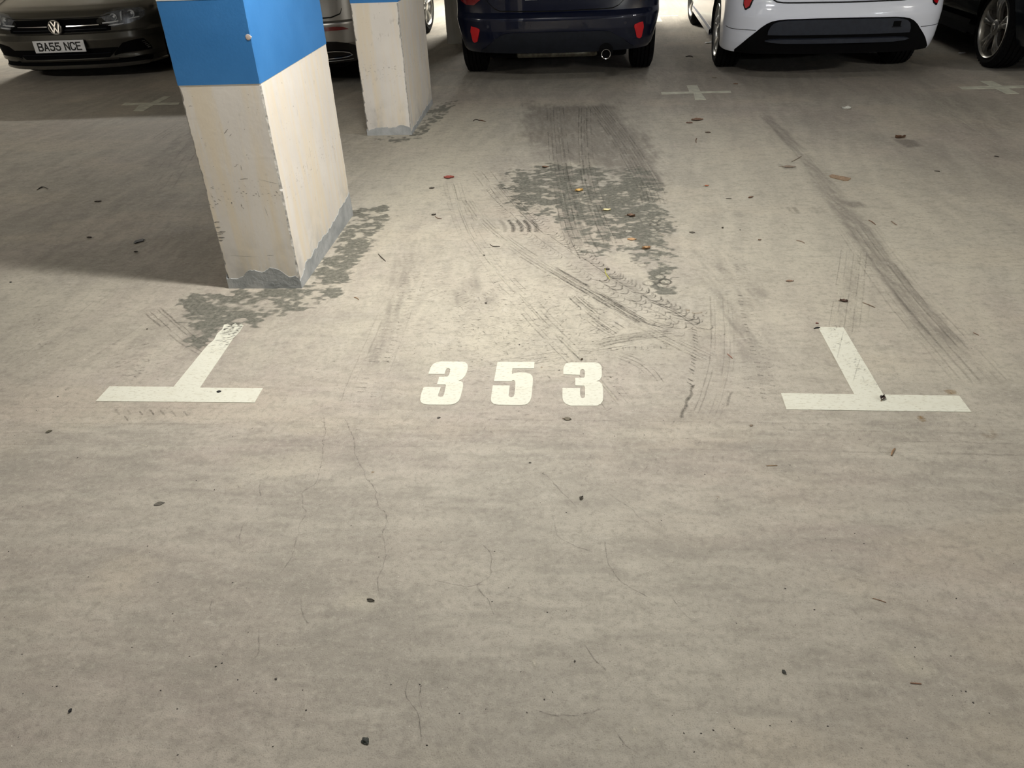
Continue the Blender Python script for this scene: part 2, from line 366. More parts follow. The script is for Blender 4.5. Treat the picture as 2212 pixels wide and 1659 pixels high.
def plaster(name, a, b):
    t = NT(name); t.set(Base_Color=t.mix(t.ramp(t.noise(2., 5), .3, .7), a, b), Roughness=.85); t.bump(t.noise(60., 4), .2, .004); return t.m
MT['ceiling'] = plaster('ceiling_paint', (.50, .50, .49), (.60, .60, .58)); MT['wall'] = plaster('wall_paint', (.50, .48, .44), (.62, .60, .55))
def slab(name, *b): tag(MB().box(*b).build(name, MT['ceiling' if name == 'ceiling' else 'wall']), kind='structure')
slab('ceiling', -16, 18, -9, 22, CEIL, CEIL+.2)
slab('wall_back', -16, 18, 22, 22.2, 0, CEIL); slab('wall_front', -16, 18, -9.2, -9, 0, CEIL)
slab('wall_left', -16.2, -16, -9, 22, 0, CEIL); slab('wall_right', 18, 18.2, -9, 22, 0, CEIL)

# ------------------------------------------------------------------ ceiling battens
def diffuser_mat():
    t = NT('lamp_diffuser'); t.set(Base_Color=(.9, .9, .88), Roughness=.4, Emission_Color=(1., .96, .9), Emission_Strength=3.); return t.m
MT['diffuser'] = diffuser_mat(); MT['diffuser'].cycles.emission_sampling = 'NONE'; MT['lamp_case'] = simple('lamp_case', (.7, .7, .7), .4)
LAMP_AT = ['short bulkhead light over bay 353, right of the nearest column', 'ceiling batten far right, over the front edge of the bays', 'ceiling batten left, over the front edge of the bays',
           'ceiling batten behind the dark blue hatchback', 'ceiling batten behind the white hatchback, nearest the blue one', 'ceiling batten behind the near-black car at the right', 'ceiling batten behind the dark grey hatchback at the left',
           'ceiling batten at the far left corner of the garage', 'added short dim fill light over the middle of bay 353', 'ceiling batten behind the camera to the right']
for i, (x, y, p, c) in enumerate(LAMPS):
    h = .32 if i in (0, 8) else .75
    e = empty('ceiling_light', (x, y, CEIL)); tag(e, LAMP_AT[i], 'light', 'fluorescent battens under the ceiling')
    MB().box(-h, h, -.06, .06, -.06, 0.).build('housing', MT['lamp_case'], e, bevel=.008)
    MB().tube([(-h+.03, 0, -.075), (h-.03, 0, -.075)], .03, 12).build('diffuser', MT['diffuser'], e, smooth=True)
    ld = bpy.data.lights.new('tube_light', 'AREA'); ld.shape = 'RECTANGLE'; ld.size = 2*h-.1; ld.size_y = .08; ld.energy = p; ld.color = c
    lo = bpy.data.objects.new('tube_light', ld); COL.objects.link(lo); lo.parent = e; lo.location = (0, 0, -.115)

# ------------------------------------------------------------------ columns
def column_mat(name, a, b, streak):
    t = NT(name)
    st = t.noise(6., 5, .6, stretch=(3., 3., .25)); big = t.noise(2.5, 4); sc = t.noise(30., 4, .6, stretch=(1., 1., .5))
    c = t.mix(t.ramp(big, .3, .7), a, b); c = t.mix(t.ramp(st, .40, .66, 0, .75), c, streak)
    c = t.mix(t.ramp(sc, .62, .75, 0, .35), c, (.42, .38, .33))
    z = t.n('SeparateXYZ'); t.l(t.coord, z.inputs[0]); zz = z.outputs[2]
    low = t.math('MULTIPLY', t.ramp(zz, .0, .35, 1., 0.), t.ramp(t.noise(9., 4), .4, .7, 0, .55)); c = t.mix(low, c, (.42, .41, .39))
    band = t.math('MULTIPLY', t.ramp(zz, .36, .42), t.ramp(zz, .46, .52, 1., 0.))
    sm = t.math('MULTIPLY', band, t.ramp(t.noise(45., 3, .6, stretch=(1., 1., 2.)), .60, .70, 0, .5)); c = t.mix(sm, c, (.30, .26, .22))
    pk = t.math('MULTIPLY', t.ramp(zz, .2, .5), t.ramp(t.noise(70., 2), .74, .77, 0, .7)); c = t.mix(pk, c, (.2, .18, .16))
    t.set(Base_Color=c, Roughness=.7); t.bump(t.math('ADD', t.noise(40., 4), t.math('MULTIPLY', st, .5)), .10, .006); return t.m
MT['column'] = column_mat('limewashed_concrete', (.75, .71, .665), (.83, .79, .735), (.82, .72, .56))
MT['column_raw'] = column_mat('stained_concrete', (.44, .42, .37), (.54, .51, .45), (.38, .36, .30))
t_ = NT('blue_paint'); t_.set(Base_Color=t_.mix(t_.ramp(t_.noise(5., 4), .3, .7), (.038, .200, .510), (.048, .226, .560)), Roughness=.5); t_.bump(t_.noise(90., 3), .12, .003); MT['blue'] = t_.m
t_ = NT('cement'); c_ = t_.mix(t_.ramp(t_.noise(14., 5), .3, .7), (.34, .355, .36), (.47, .485, .49)); t_.set(Base_Color=c_, Roughness=.85); t_.bump(t_.noise(60., 5), .5, .006); MT['cement'] = t_.m
MT['white_wash'] = plaster('white_wash', (.74, .74, .73), (.80, .80, .79))
MT['chip'] = plaster('chip', (.55, .45, .40), (.70, .62, .56))
MT['edge_wear_dark'] = simple('edge_wear_dark', (.29, .27, .24), .8, var=.35, scale=90)
MT['edge_wear'] = simple('edge_wear', (.40, .385, .36), .8, var=.35, scale=60, bump=.4)
def outline(w0, w1, d0, d1, off, ch):
    """rectangle outline (x from w0 to w1, y from d0 to d1) with small corner cuts ch[4]"""
    a, b, c, d = ch
    return [(w0-off, d0-off+a), (w0-off+a, d0-off), (w1+off-b, d0-off), (w1+off, d0-off+b), (w1+off, d1+off-c), (w1+off-c, d1+off), (w0-off+d, d1+off), (w0-off, d1+off-d)]
def column(x0, x1, y0, y1, label, seed, mat, band=True, skirt=None, H=CEIL):
    rnd = random.Random(seed); cx, cy = (x0+x1)/2, (y0+y1)/2; w, d = (x1-x0)/2, (y1-y0)/2
    e = empty('concrete_column', (cx, cy, 0)); tag(e, label, 'column', 'concrete columns along the left bay line')
    zs = np.concatenate([np.arange(0, .9, .008), np.arange(.9, 1.25, .02), np.linspace(1.25, H, 8)])
    ch = [.004]*4; P = []
    for z in zs:
        for k in range(4):
            tgt = .004 if z > .88 else .006
            ch[k] += (tgt-ch[k])*.3+(rnd.random()-.5)*(.0035 if z < .88 else .001)
            if rnd.random() < .03 and z < .85: ch[k] += rnd.random()*.011
            ch[k] = min(max(ch[k], .001), .02)
        P.append([(px, py, z) for px, py in outline(-w, w, -d, d, 0, ch)])
    sm = MB().grid(np.array(P), 0, True); sm.mi = [1 if (k % 8) % 2 == 0 and P[k//8][0][2] < .87 else 0 for k in range(len(sm.f))]
    sm.build('shaft', [mat, MT['edge_wear']], e)
    if band:
        P = []
        for i, z in enumerate(np.linspace(.880, 1.180, 16)):
            o = .0009; P.append([(px, py, z) for px, py in outline(-w, w, -d, d, o, [.002+rnd.random()*.002 for _ in range(4)])])
        P = [[(px*.985, py*.985, .880) for px, py, _ in P[0]]]+P+[[(px*.985, py*.985, 1.180) for px, py, _ in P[-1]]]
        MB().grid(np.array(P), 0, True).build('blue_band', MT['blue'], e)
        P = [[(px, py, z) for px, py in outline(-w, w, -d, d, .0014, [.003]*4)] for z in (1.1803, H-.002)]
        MB().grid(np.array(P), 0, True).build('white_upper', MT['white_wash'], e)
    if skirt:
        # thin cement render at the foot: perimeter sampled from front-left corner, ragged top edge
        per = []
        for a, b, hs in ((( -w, -d), (w, -d), skirt[0]), ((w, -d), (w, d), skirt[1]), ((w, d), (-w, d), skirt[2]), ((-w, d), (-w, -d), skirt[2])):
            L = math.hypot(b[0]-a[0], b[1]-a[1]); n = int(L/.006)
            for k in range(n):
                u = k/n; h = np.interp(u, [q[0] for q in hs], [q[1] for q in hs])
                h += (vnoise(np.float64(u*L*28), np.float64(seed), 3)-.5)*.016+(vnoise(np.float64(u*L*110), np.float64(seed+1), 4)-.5)*.006
                per.append((a[0]+(b[0]-a[0])*u, a[1]+(b[1]-a[1])*u, max(.012, float(h))))
        o = .0022; R = lambda f, zf: [(x*(1+f/w), y*(1+f/d), zf(h)) for x, y, h in per]
        P = [R(o*1.2, lambda h: 0.), R(o, lambda h: h*.5), R(o, lambda h: h-.002), R(-.003, lambda h: h)]
        MB().grid(np.array(P), 0, True).build('cement_skirt', MT['cement'], e)
    return e
c1 = column(-.165, .172, .928, 1.860, 'nearest limewashed column with blue band and ragged grey foot', 1, MT['column'],
            skirt=([(0, .055), (.2, .060), (.35, .085), (.5, .085), (.62, .108), (.75, .085), (.9, .060), (1, .045)], [(0, .045), (.12, .075), (.35, .085), (.6, .090), (.8, .115), (1, .125)], [(0, .08), (1, .06)]))
ch_ = MB(); ch_.lathe([(.0022, .0005), (.0020, .008), (.0014, .011), (-.004, .013)], 9, (.1575, -.466, 1.048), 'y', sign=-1); ch_.build('paint_chip', MT['chip'], c1)
# scuffs and chipped paint on the front face of the nearest column, seen positions on the plane y = .928
sc_ = MB(); r_ = random.Random(4)
def on_front(px, py):
    d = _F*FPX+RR*(px-1106)-UU*(py-829.5); return CAM+d*((.9279-CAM[1])/d[1])
def scuff(x0, y0, x1, y1, w, n=5):
    a, b = on_front(x0, y0), on_front(x1, y1); q = []
    for i in range(n+1):
        u = i/n; c = a+(b-a)*u+np.array([r_.gauss(0, .0004), 0, r_.gauss(0, .0006)]); h = w*(.3+.7*math.sin(math.pi*min(.97, max(.03, u))))*r_.uniform(.6, 1.2)/2
        t_ = (b-a)/np.linalg.norm(b-a); nn = np.array([-t_[2], 0, t_[0]]); q.append([c+nn*h, c-nn*h])
    q = np.array(q)-np.array([c1.location.x, c1.location.y, 0]); q[..., 1] = -.4662; sc_.grid(q)
for s_ in ((484, 289, 492, 279, .004), (496, 294, 500, 289, .002), (518, 387, 536, 386, .003), (560, 388, 600, 397, .0016), (505, 361, 515, 355, .0025), (520, 357, 522, 368, .003), (521, 441, 523, 448, .004), (523, 448, 527, 451, .003), (500, 436, 501, 441, .005),
           (555, 412, 561, 426, .0015), (571, 446, 580, 470, .0012), (576, 552, 592, 552, .0022), (497, 552, 560, 555, .001), (455, 405, 462, 407, .003), (408, 229, 416, 229, .0015)): scuff(*s_)
for x, y in ((512, 414), (521, 416), (526, 413), (532, 417), (548, 420), (553, 418), (560, 424), (580, 416), (598, 414), (604, 420), (594, 421), (458, 423), (464, 432), (470, 438), (475, 430), (453, 440), (460, 446), (466, 441)): scuff(x-2, y-1+r_.random()*3, x+2, y+r_.random()*3, .0035, 2)
for x, y, l in ((466, 480, 8), (469, 492, 7), (471, 502, 16), (472, 506, 10), (474, 514, 12), (476, 520, 6)): scuff(x-4, y, x+l, y-1, .006, 4)
sc_.build('scuff_marks', MT['edge_wear_dark'], c1, fix=False)
column(-.134, .194, 3.522, 4.480, 'second limewashed column, blue band just reaching the top edge of the photo', 2, MT['column'],
       skirt=([(0, .04), (.1, .05), (.5, .055), (.85, .075), (1, .05)], [(0, .03), (.5, .04), (1, .05)], [(0, .05), (1, .05)]))
column(-.125, .200, 7.520, 8.450, 'stained grey column behind the dark blue hatchback', 3, MT['column_raw'], band=False)

# ------------------------------------------------------------------ painted markings (about a millimetre of paint)
def marking_mat():
    t = NT('marking_paint'); n = t.noise(9., 5, .6, stretch=(1., 2., 1.)); f = t.noise(55., 4, .6, stretch=(1., 2.5, 1., .2))
    c = t.mix(t.ramp(n, .45, .75, 0, .35), (.74, .74, .64), (.62, .60, .48)); c = t.mix(t.ramp(f, .52, .70, 0, .60), c, (.48, .45, .34))
    c = t.mix(t.ramp(t.noise(140., 2), .70, .76, 0, .6), c, (.25, .23, .19))
    t.set(Base_Color=c, Roughness=.6); t.bump(t.noise(120., 4), .15, .003); return t.m
MT['marking'] = marking_mat()
MT['marking_old'] = simple('marking_paint_old', (.60, .60, .50), .7, var=.15, scale=14)
def flat_shape(name, pts, mat, label, cat='floor marking', z=.0016, world=False, group=None):
    w = [tuple(p) for p in pts] if world else [tuple(fp(*p)[:2]) for p in pts]
    cx = sum(p[0] for p in w)/len(w); cy = sum(p[1] for p in w)/len(w)
    bm = bmesh.new(); vs = [bm.verts.new((p[0]-cx, p[1]-cy, z)) for p in w]; f = bm.faces.new(vs)
    if f.normal.z < 0: f.normal_flip()
    r = bmesh.ops.extrude_face_region(bm, geom=[f]); 
    for v in [g for g in r['geom'] if isinstance(g, bmesh.types.BMVert)]: v.co.z = .0002
    bm.normal_update(); bmesh.ops.triangulate(bm, faces=bm.faces); bmesh.ops.recalc_face_normals(bm, faces=bm.faces)
    m = bpy.data.meshes.new(name); bm.to_mesh(m); bm.free(); m.materials.append(mat)
    o = bpy.data.objects.new(name, m); COL.objects.link(o); o.location = (cx, cy, 0); return tag(o, label, cat, group)
GT = 'white T marks at the front corners of bay 353'
flat_shape('bay_marking', [(207,867),(550,870.3),(568,839),(432,838),(470,782),(493,748),(504,731),(519,716),(526,704),(522,700),(515,703),(508,699),(500,704),(492,700),(484,702),(480,712),(470,720),(462,735),(450,745),(440,756),(375,836),(237,835)], MT['marking'], 'white T mark in front of the nearest column, stem worn away at its tip', 'floor marking')
flat_shape('bay_marking', [(1699,885),(2098,890.5),(2072,855.5),(1908,853),(1822,708),(1767,707),(1845,852),(1687,850)], MT['marking'], 'white T mark right of the numbers with tyre prints on its stem', 'floor marking')
ZX = lambda L: [(860+x/4.424, 740+y/4.424) for x, y in L]
N3a = [(288,302),(300,270),(312,238),(335,208),(370,190),(410,184),(600,184),(640,190),(660,207),(667,230),(664,255),(655,290),(640,320),(620,345),(600,360),(575,366),(600,372),(618,385),(622,410),(615,450),(605,490),(596,525),(580,558),(555,580),(520,593),(480,598),(290,596),(245,590),(220,575),(211,550),(215,520),(225,480),(245,427),(408,430),(395,470),(383,500),(385,516),(405,522),(428,518),(440,495),(452,440),(458,412),(450,404),(372,403),(392,330),(470,328),(485,315),(495,285),(498,258),(485,248),(465,250),(455,268),(443,304)]
N5 = [(950,186),(1304,187),(1299,250),(1092,250),(1087,304),(1110,294),(1160,288),(1220,290),(1262,302),(1284,325),(1288,350),(1286,400),(1280,470),(1275,520),(1262,560),(1240,585),(1210,598),(1160,600),(960,598),(915,590),(893,572),(887,545),(892,500),(905,412),(1067,413),(1060,480),(1055,505),(1065,522),(1085,526),(1105,516),(1112,495),(1122,390),(1118,370),(1098,360),(1082,372),(916,371)]
N3b = [(1580,306),(1578,270),(1582,235),(1600,205),(1635,193),(1890,193),(1925,205),(1945,235),(1948,300),(1945,330),(1925,360),(1895,372),(1925,378),(1950,400),(1957,440),(1960,520),(1955,560),(1935,590),(1900,606),(1650,606),(1605,590),(1580,565),(1571,530),(1570,436),(1738,438),(1740,505),(1748,528),(1765,535),(1783,525),(1787,500),(1786,430),(1778,416),(1694,413),(1691,341),(1775,338),(1784,325),(1784,275),(1775,260),(1760,255),(1745,262),(1738,285),(1738,312)]
for pts, lab in ((N3a, 'white painted digit 3, leftmost of the bay number, nearest the left T mark'), (N5, 'white painted digit 5 between the two threes'), (N3b, 'white painted digit 3, rightmost of the bay number, with tyre dirt on its top')):
    flat_shape('painted_digit', ZX(pts), MT['marking'], lab, 'number')
flat_shape('bay_marking', [(1429.3,204),(1498,201.8),(1501.6,215.9),(1525.7,215.5),(1514.5,201.2),(1579.6,200.4),(1578,196),(1513,197.6),(1505.8,184),(1482.8,184.8),(1489,198.2),(1428,199)], MT['marking_old'], 'pale cross mark on the floor between the dark blue and the white car')
flat_shape('bay_marking', [(261.7,227.5),(301,227),(288,240),(310,240),(332,227),(386,226),(388,221.5),(343,222),(369.8,208.5),(354,208.3),(325,222.2),(270,222.4)], MT['marking_old'], 'faint cross mark in the shade left of the nearest column')
def cross_world(cx, cy, lab, T=False):
    a, b, h, s = .05, .045, .30, .24
    p = [(-h,-b),(-a,-b),(-a,-s),(a,-s),(a,-b),(h,-b),(h,b),(a,b),(a,s),(-a,s),(-a,b),(-h,b)] if not T else [(-h,b),(h,b),(h,-b),(a,-b),(a,-.52),(-a,-.52),(-a,-b),(-h,-b)]
    flat_shape('bay_marking', [(cx+x, cy+y) for x, y in p], MT['marking_old'], lab, world=True)
cross_world(4.80, 4.66, 'pale cross mark on the floor at the right edge, before the near-black car')
cross_world(2.43, 9.30, 'far T mark glimpsed between the dark blue and the white car', True)

# ------------------------------------------------------------------ tyre prints and cracks: thin dirt lines on the floor, joined
def dirt_mat(name, col, spread):
    t = NT(name); a = t.n('Attribute'); a.attribute_name = 'amount'; f = t.noise(90., 4, .65)
    al = t.math('MULTIPLY', a.outputs['Fac'], t.ramp(f, .5-spread, .5+spread, .35, 1.), clamp=True)
    t.set(Base_Color=col, Roughness=.85, Specular_IOR_Level=.2, Alpha=al); return t.m
MT['dirt_line'] = dirt_mat('tyre_dirt', (.092, .085, .073), .16); MT['dust_line'] = dirt_mat('pale_dust', (.66, .62, .52), .2); MT['rust'] = dirt_mat('rust_stain', (.36, .24, .11), .2)
class Lines:
    def __init__(s): s.v = []; s.f = []; s.a = []; s.r = random.Random(5)
    def quad(s, p0, p1, w0, w1, a0, a1, z=None):
        dx, dy = p1[0]-p0[0], p1[1]-p0[1]; l = math.hypot(dx, dy)
        if l < 1e-6: return
        nx, ny = -dy/l/2, dx/l/2; z = .0004+s.r.random()*.0008 if z is None else z; b = len(s.v)
        s.v += [(p0[0]+nx*w0, p0[1]+ny*w0, z), (p0[0], p0[1], z+.00001), (p0[0]-nx*w0, p0[1]-ny*w0, z), (p1[0]+nx*w1, p1[1]+ny*w1, z), (p1[0], p1[1], z+.00001), (p1[0]-nx*w1, p1[1]-ny*w1, z)]
        a0, a1 = a0*1.12, a1*1.12; s.a += [a0*.3, a0, a0*.3, a1*.3, a1, a1*.3]; s.f += [(b, b+1, b+4, b+3), (b+1, b+2, b+5, b+4)]
    def poly(s, pts, w, a, jit=.0, rag=.5, z=None, fade=True):
        pts = [tuple(p) for p in pts]; n = len(pts); w = w*1.25 if w < .012 else w
        if z is None: z = .0004+s.r.random()*.0008
        ws = [w*(1+rag*(s.r.random()-.5)) for _ in pts]; As = [a*(1-rag*.9*s.r.random()) for _ in pts]
        if fade: As[0] = 0; As[-1] = 0
        for i in range(n-1): s.quad(pts[i], pts[i+1], ws[i], ws[i+1], As[i], As[i+1], z)
    def build(s, name, mat, label):
        me = bpy.data.meshes.new(name); me.from_pydata(s.v, [], s.f); me.materials.append(mat)
        at = me.attributes.new('amount', 'FLOAT', 'POINT'); at.data.foreach_set('value', s.a)
        o = bpy.data.objects.new(name, me); COL.objects.link(o); o.parent = fl_o; tag(o, label, kind='stuff'); return o
def resample(pl, step):
    """Catmull-Rom through the points, then even steps"""
    P = [np.array(p[:2], float) for p in pl]; P = [2*P[0]-P[1]]+P+[2*P[-1]-P[-2]]; out = []
    for i in range(1, len(P)-2):
        for t in np.linspace(0, 1, 24, endpoint=False):
            a, b, c, d = P[i-1], P[i], P[i+1], P[i+2]
            out.append(.5*((2*b)+(-a+c)*t+(2*a-5*b+4*c-d)*t*t+(-a+3*b-3*c+d)*t**3))
    out.append(P[-2]); out = np.array(out); L = np.concatenate([[0], np.cumsum(np.linalg.norm(np.diff(out, axis=0), axis=1))])
    n = max(3, int(L[-1]/step)); q = np.linspace(0, L[-1], n); return np.stack([np.interp(q, L, out[:, 0]), np.interp(q, L, out[:, 1])], 1)
LN = Lines(); DL = Lines(); RU = Lines(); rd = random.Random(11)
def off_path(path, d):
    t = np.gradient(path, axis=0); t /= np.linalg.norm(t, axis=1, keepdims=True)+1e-9; return path+np.stack([-t[:, 1], t[:, 0]], 1)*d, t
def grooves(px, offs, a=.5, w=.006, seg=(.06, .4), gap=.12, step=.03, dst=LN):
    path = resample(PX(px), step)
    for d in offs:
        p, t = off_path(path, d); i = 0
        while i < len(p)-3:
            k = int(rd.uniform(*seg)/step)+3; q = p[i:i+k]+np.array([[rd.gauss(0, .0006), rd.gauss(0, .0012)] for _ in p[i:i+k]])
            if len(q) > 2: dst.poly(q, w*rd.uniform(.6, 1.4), a*rd.uniform(.35, 1.1))
            i += k+(int(rd.random()*gap/step) if rd.random() < .6 else -1)
            i = max(i, 1)
def tread(px, off, pitch, length, lean, a=.5, w=.006, curve=.0, prob=.85, dst=LN, dj=.0):
    path = resample(PX(px), pitch); p, t = off_path(path, off)
    for q, tt in zip(p, t):
        if rd.random() > prob: continue
        n = np.array([-tt[1], tt[0]]); L = length*rd.uniform(.7, 1.15); q = q+n*rd.gauss(0, dj)+tt*rd.gauss(0, pitch*.08)
        pts = [q+n*L*(u-.5)+tt*(lean*L*(u-.5)+curve*L*(1-4*(u-.5)**2)) for u in (0, .17, .33, .5, .67, .83, 1.)]
        dst.poly(pts, w, a*rd.uniform(.5, 1.2), rag=.5)
# curved track sweeping from the middle of the bay to the numbers
A1 = [(975,395),(990,450),(1015,510),(1050,560),(1090,610),(1130,650),(1175,700),(1230,755),(1265,790),(1340,880)]
grooves(A1, [-.050, -.030, .0, .012, .034, .055], .42, .0045)
grooves(A1, [.006], .8, .007, (.3, .9), .05, dst=DL)
tread(A1, .045, .024, .035, .5, .38, .0045, prob=.6); tread(A1, -.042, .026, .030, -.4, .34, .004, prob=.55)
A2 = [(1012,430),(1050,480),(1110,530),(1190,582),(1290,640),(1390,700),(1470,742),(1540,775)]
grooves(A2, [-.040, -.022, -.004, .014, .030], .48, .005); grooves(A2[3:6], [-.02, -.012, 0, .01, .02, .03], .85, .009, (.1, .35))
grooves(A2, [.005, -.030], .7, .006, (.3, .9), .05, dst=DL)
grooves([(1290,632),(1340,660),(1400,690),(1450,705)], [-.03, -.015, 0, .015], .8, .007, (.1, .3))
A3 = [(1062,405),(1110,462),(1165,512),(1235,560),(1310,612),(1385,655),(1440,680),(1490,715)]
grooves(A3, [-.012, .040, .052], .55, .006)
tread(A3, .075, .030, .060, .2, .75, .006, curve=.55, prob=.95); tread(A3, -.045, .034, .055, -.15, .55, .005, curve=.5, prob=.85); tread(A3, .015, .028, .030, .5, .45, .005, prob=.6)
A4 = [(1320,590),(1380,625),(1440,660),(1490,690)]
tread(A4, .0, .038, .080, .1, .75, .008, curve=.6, prob=1.); tread(A4, -.07, .036, .075, .1, .70, .007, curve=.6, prob=.95)
A5 = [(1030,370),(1075,425),(1120,465)]
tread(A5, 0, .022, .035, .35, .5, .005); tread(A5, .05, .022, .035, .35, .5, .005); grooves(A5, [-.03, .025, .08], .5)
A6 = [(1062,375),(1110,430),(1160,480)]
tread(A6, .05, .026, .05, .3, .65, .006, curve=.3); grooves(A6, [0, .09], .5)
# prints pressed into the damp patch
for pts, offs in (([(1200,232),(1206,300),(1214,365),(1228,430),(1245,500),(1275,560)], [-.07, -.045, -.02, .005, .03, .06]), ([(1262,232),(1262,300),(1270,380),(1290,450),(1325,530)], [-.04, -.02, .0, .02, .05])):
    grooves(pts, offs, .6, .006); tread(pts, .02, .03, .035, .1, .6, .006, prob=.75); tread(pts, -.035, .03, .03, -.1, .5, .006, prob=.6); grooves(pts, [-.03, .015], .45, .008, dst=DL)
grooves([(1290,228),(1345,300),(1400,390),(1420,440)], [-.08, -.06, -.04, -.02, 0, .02, .04, .06], .55, .006, (.1, .5)); grooves([(1290,228),(1345,300),(1400,390)], [-.07, -.03, .01, .05], .40, .007, dst=DL)
tread([(1175,380),(1200,430),(1225,480),(1250,530)], 0, .026, .05, .1, .55, .006, prob=.8); tread([(1225,380),(1250,440),(1280,500)], 0, .026, .05, .1, .55, .006, prob=.8)
# bundles of straight scratches
grooves([(1278,746),(1330,733),(1390,724),(1460,716)], [-.03, -.022, -.012, -.004, .006, .015, .022], .75, .006, (.1, .5), .06)
grooves([(1060,792),(1130,780),(1210,768),(1290,757),(1380,742)], [-.03, -.015, 0, .012, .03], .38, .005, (.08, .3))
grooves([(905,800),(1000,790),(1100,778)], [-.03, -.01, .015, .035], .25, .004, (.08, .3))
grooves([(1240,638),(1275,668),(1320,700),(1345,715)], [-.03, -.015, -.004, .01, .022], .75, .007, (.06, .25), .08); grooves([(1270,690),(1300,712),(1330,728)], [-.01, .006, .02], .75, .007, (.05, .2), .05)
grooves([(1330,765),(1370,780),(1400,800),(1425,830)], [-.02, 0, .02], .45, .006, (.05, .2)); tread([(1320,755),(1380,752),(1440,750)], 0, .02, .03, .1, .5, .005)
grooves([(1345,775),(1370,788),(1390,800)], [-.012, .0, .012], .7, .008, (.05, .15))
for y0, a in ((665, .6), (682, .5), (700, .5), (718, .4), (735, .4), (755, .35)): tread([(1180,y0-8),(1230,y0),(1290,y0+4)], 0, .045, .045, rd.uniform(-.2, .2), a*.7, .005, prob=.8, dj=.01)
# residue flecks over the middle of the bay
for _ in range(1900):
    px = rd.gauss(1170, 170); py = rd.gauss(690, 75)
    if not (820 < px < 1560 and 520 < py < 880): continue
    p = fp(px, py)[:2]; an = rd.gauss(-.1 if px < 1200 else .35, .5); L = rd.uniform(.008, .035); d = np.array([math.cos(an), math.sin(an)*1.2])*L
    LN.poly([p, p+d*.5+np.array([0, rd.gauss(0, .003)]), p+d], .0045, rd.uniform(.15, .7), rag=.8)
for _ in range(500):
    px = rd.uniform(560, 2200); py = rd.uniform(480, 960); p = fp(px, py)[:2]; an = rd.gauss(0, .8); L = rd.uniform(.006, .025); d = np.array([math.cos(an), math.sin(an)])*L
    LN.poly([p, p+d*.5, p+d], .004, rd.uniform(.1, .5), rag=.8)
# right-hand wheel prints
B1 = [(1500,560),(1515,640),(1520,720),(1500,800),(1485,880)]
tread([(1500,712),(1502,745),(1496,790),(1490,828)], 0, .022, .022, .9, .7, .006, prob=.9); LN.poly(resample(PX([(1499,830),(1492,843),(1494,852),(1483,866),(1482,878),(1474,890),(1472,905)]), .012), .010, .75); LN.poly(resample(PX([(1582,845),(1576,856),(1573,868),(1570,880)]), .012), .009, .4)
B2 = [(1560,640),(1565,720),(1562,790),(1545,860),(1530,900)]
grooves(B2, [-.05, -.035, .0, .02, .035], .33, .004, (.15, .6)); grooves(B2, [-.02, .01], .4, .006, (.3, .8), dst=DL)
B3 = [(1590,560),(1600,650),(1618,730),(1640,800),(1650,860)]
tread(B3, 0, .028, .022, .2, .6, .006, prob=.8); tread(B3, .035, .028, .020, .2, .45, .005, prob=.7); tread(B3, -.05, .028, .024, -.2, .35, .005, prob=.6)
tread([(1560,420),(1600,470),(1612,520)], 0, .03, .05, .2, .40, .005, prob=.8); tread([(1600,395),(1640,420),(1680,435)], 0, .03, .05, .2, .3, .005, prob=.8)
C1 = [(1845,540),(1838,600),(1830,660),(1822,720)]
grooves(C1, [-.055, -.03, .0, .03, .055], .35, .004, (.15, .5)); grooves(C1, [-.04, -.015, .015, .04], .55, .007, (.2, .8), dst=DL); tread(C1, .02, .03, .03, .1, .35, .004, prob=.8); tread(C1, -.05, .03, .02, .1, .35, .004, prob=.8)
C2 = [(1868,560),(1862,620),(1858,690)]
grooves(C2, [-.02, .0, .03], .5, .007, (.2, .8), dst=DL); tread(C2, .0, .03, .04, .1, .3, .004, prob=.8)
D1 = [(1850,490),(1900,560),(1960,640),(2030,720),(2130,830)]
grooves(D1, [-.10, -.07, -.04, -.01, .02, .05, .08], .32, .007, (.2, .8)); grooves(D1, [-.085, -.03, .04, .10], .35, .007, (.2, .8), dst=DL); tread(D1, -.09, .03, .03, .3, .25, .004, prob=.7)
# prints on the stem of the right T mark (on top of the paint)
for k in range(70):
    u = rd.random(); v = rd.uniform(.15, .95); px = 1766+u*95+(v*55); py = 708+u*140; p = fp(px, py)[:2]
    an = rd.gauss(1.2, .7); L = rd.uniform(.010, .030); d = np.array([math.cos(an), math.sin(an)])*L; LN.poly([p, p+d*.5+np.array([.003, 0]), p+d], .0045, rd.uniform(.3, .8)*(1-u*.6), rag=.6, z=.0021)
LN.poly(resample(PX([(1822,716),(1815,745),(1808,775)]), .01), .003, .35, z=.0022); LN.poly(resample(PX([(1858,775),(1850,800),(1843,825)]), .01), .003, .35, z=.0022)
# dirt ground into the tip of the left stem
for k in range(150):
    u = min(1, abs(rd.gauss(0, .42))); v = rd.random(); px = 487+v*34-u*45; py = 702+u*62; p = fp(px, py)[:2]
    an = rd.gauss(.25, .5); L = rd.uniform(.010, .035); d = np.array([math.cos(an), math.sin(an)])*L; LN.poly([p, p+d*.5+np.array([0, rd.gauss(0, .004)]), p+d], rd.uniform(.004, .010), rd.uniform(.3, .9)*(1-.7*u), rag=.6, z=.0021)
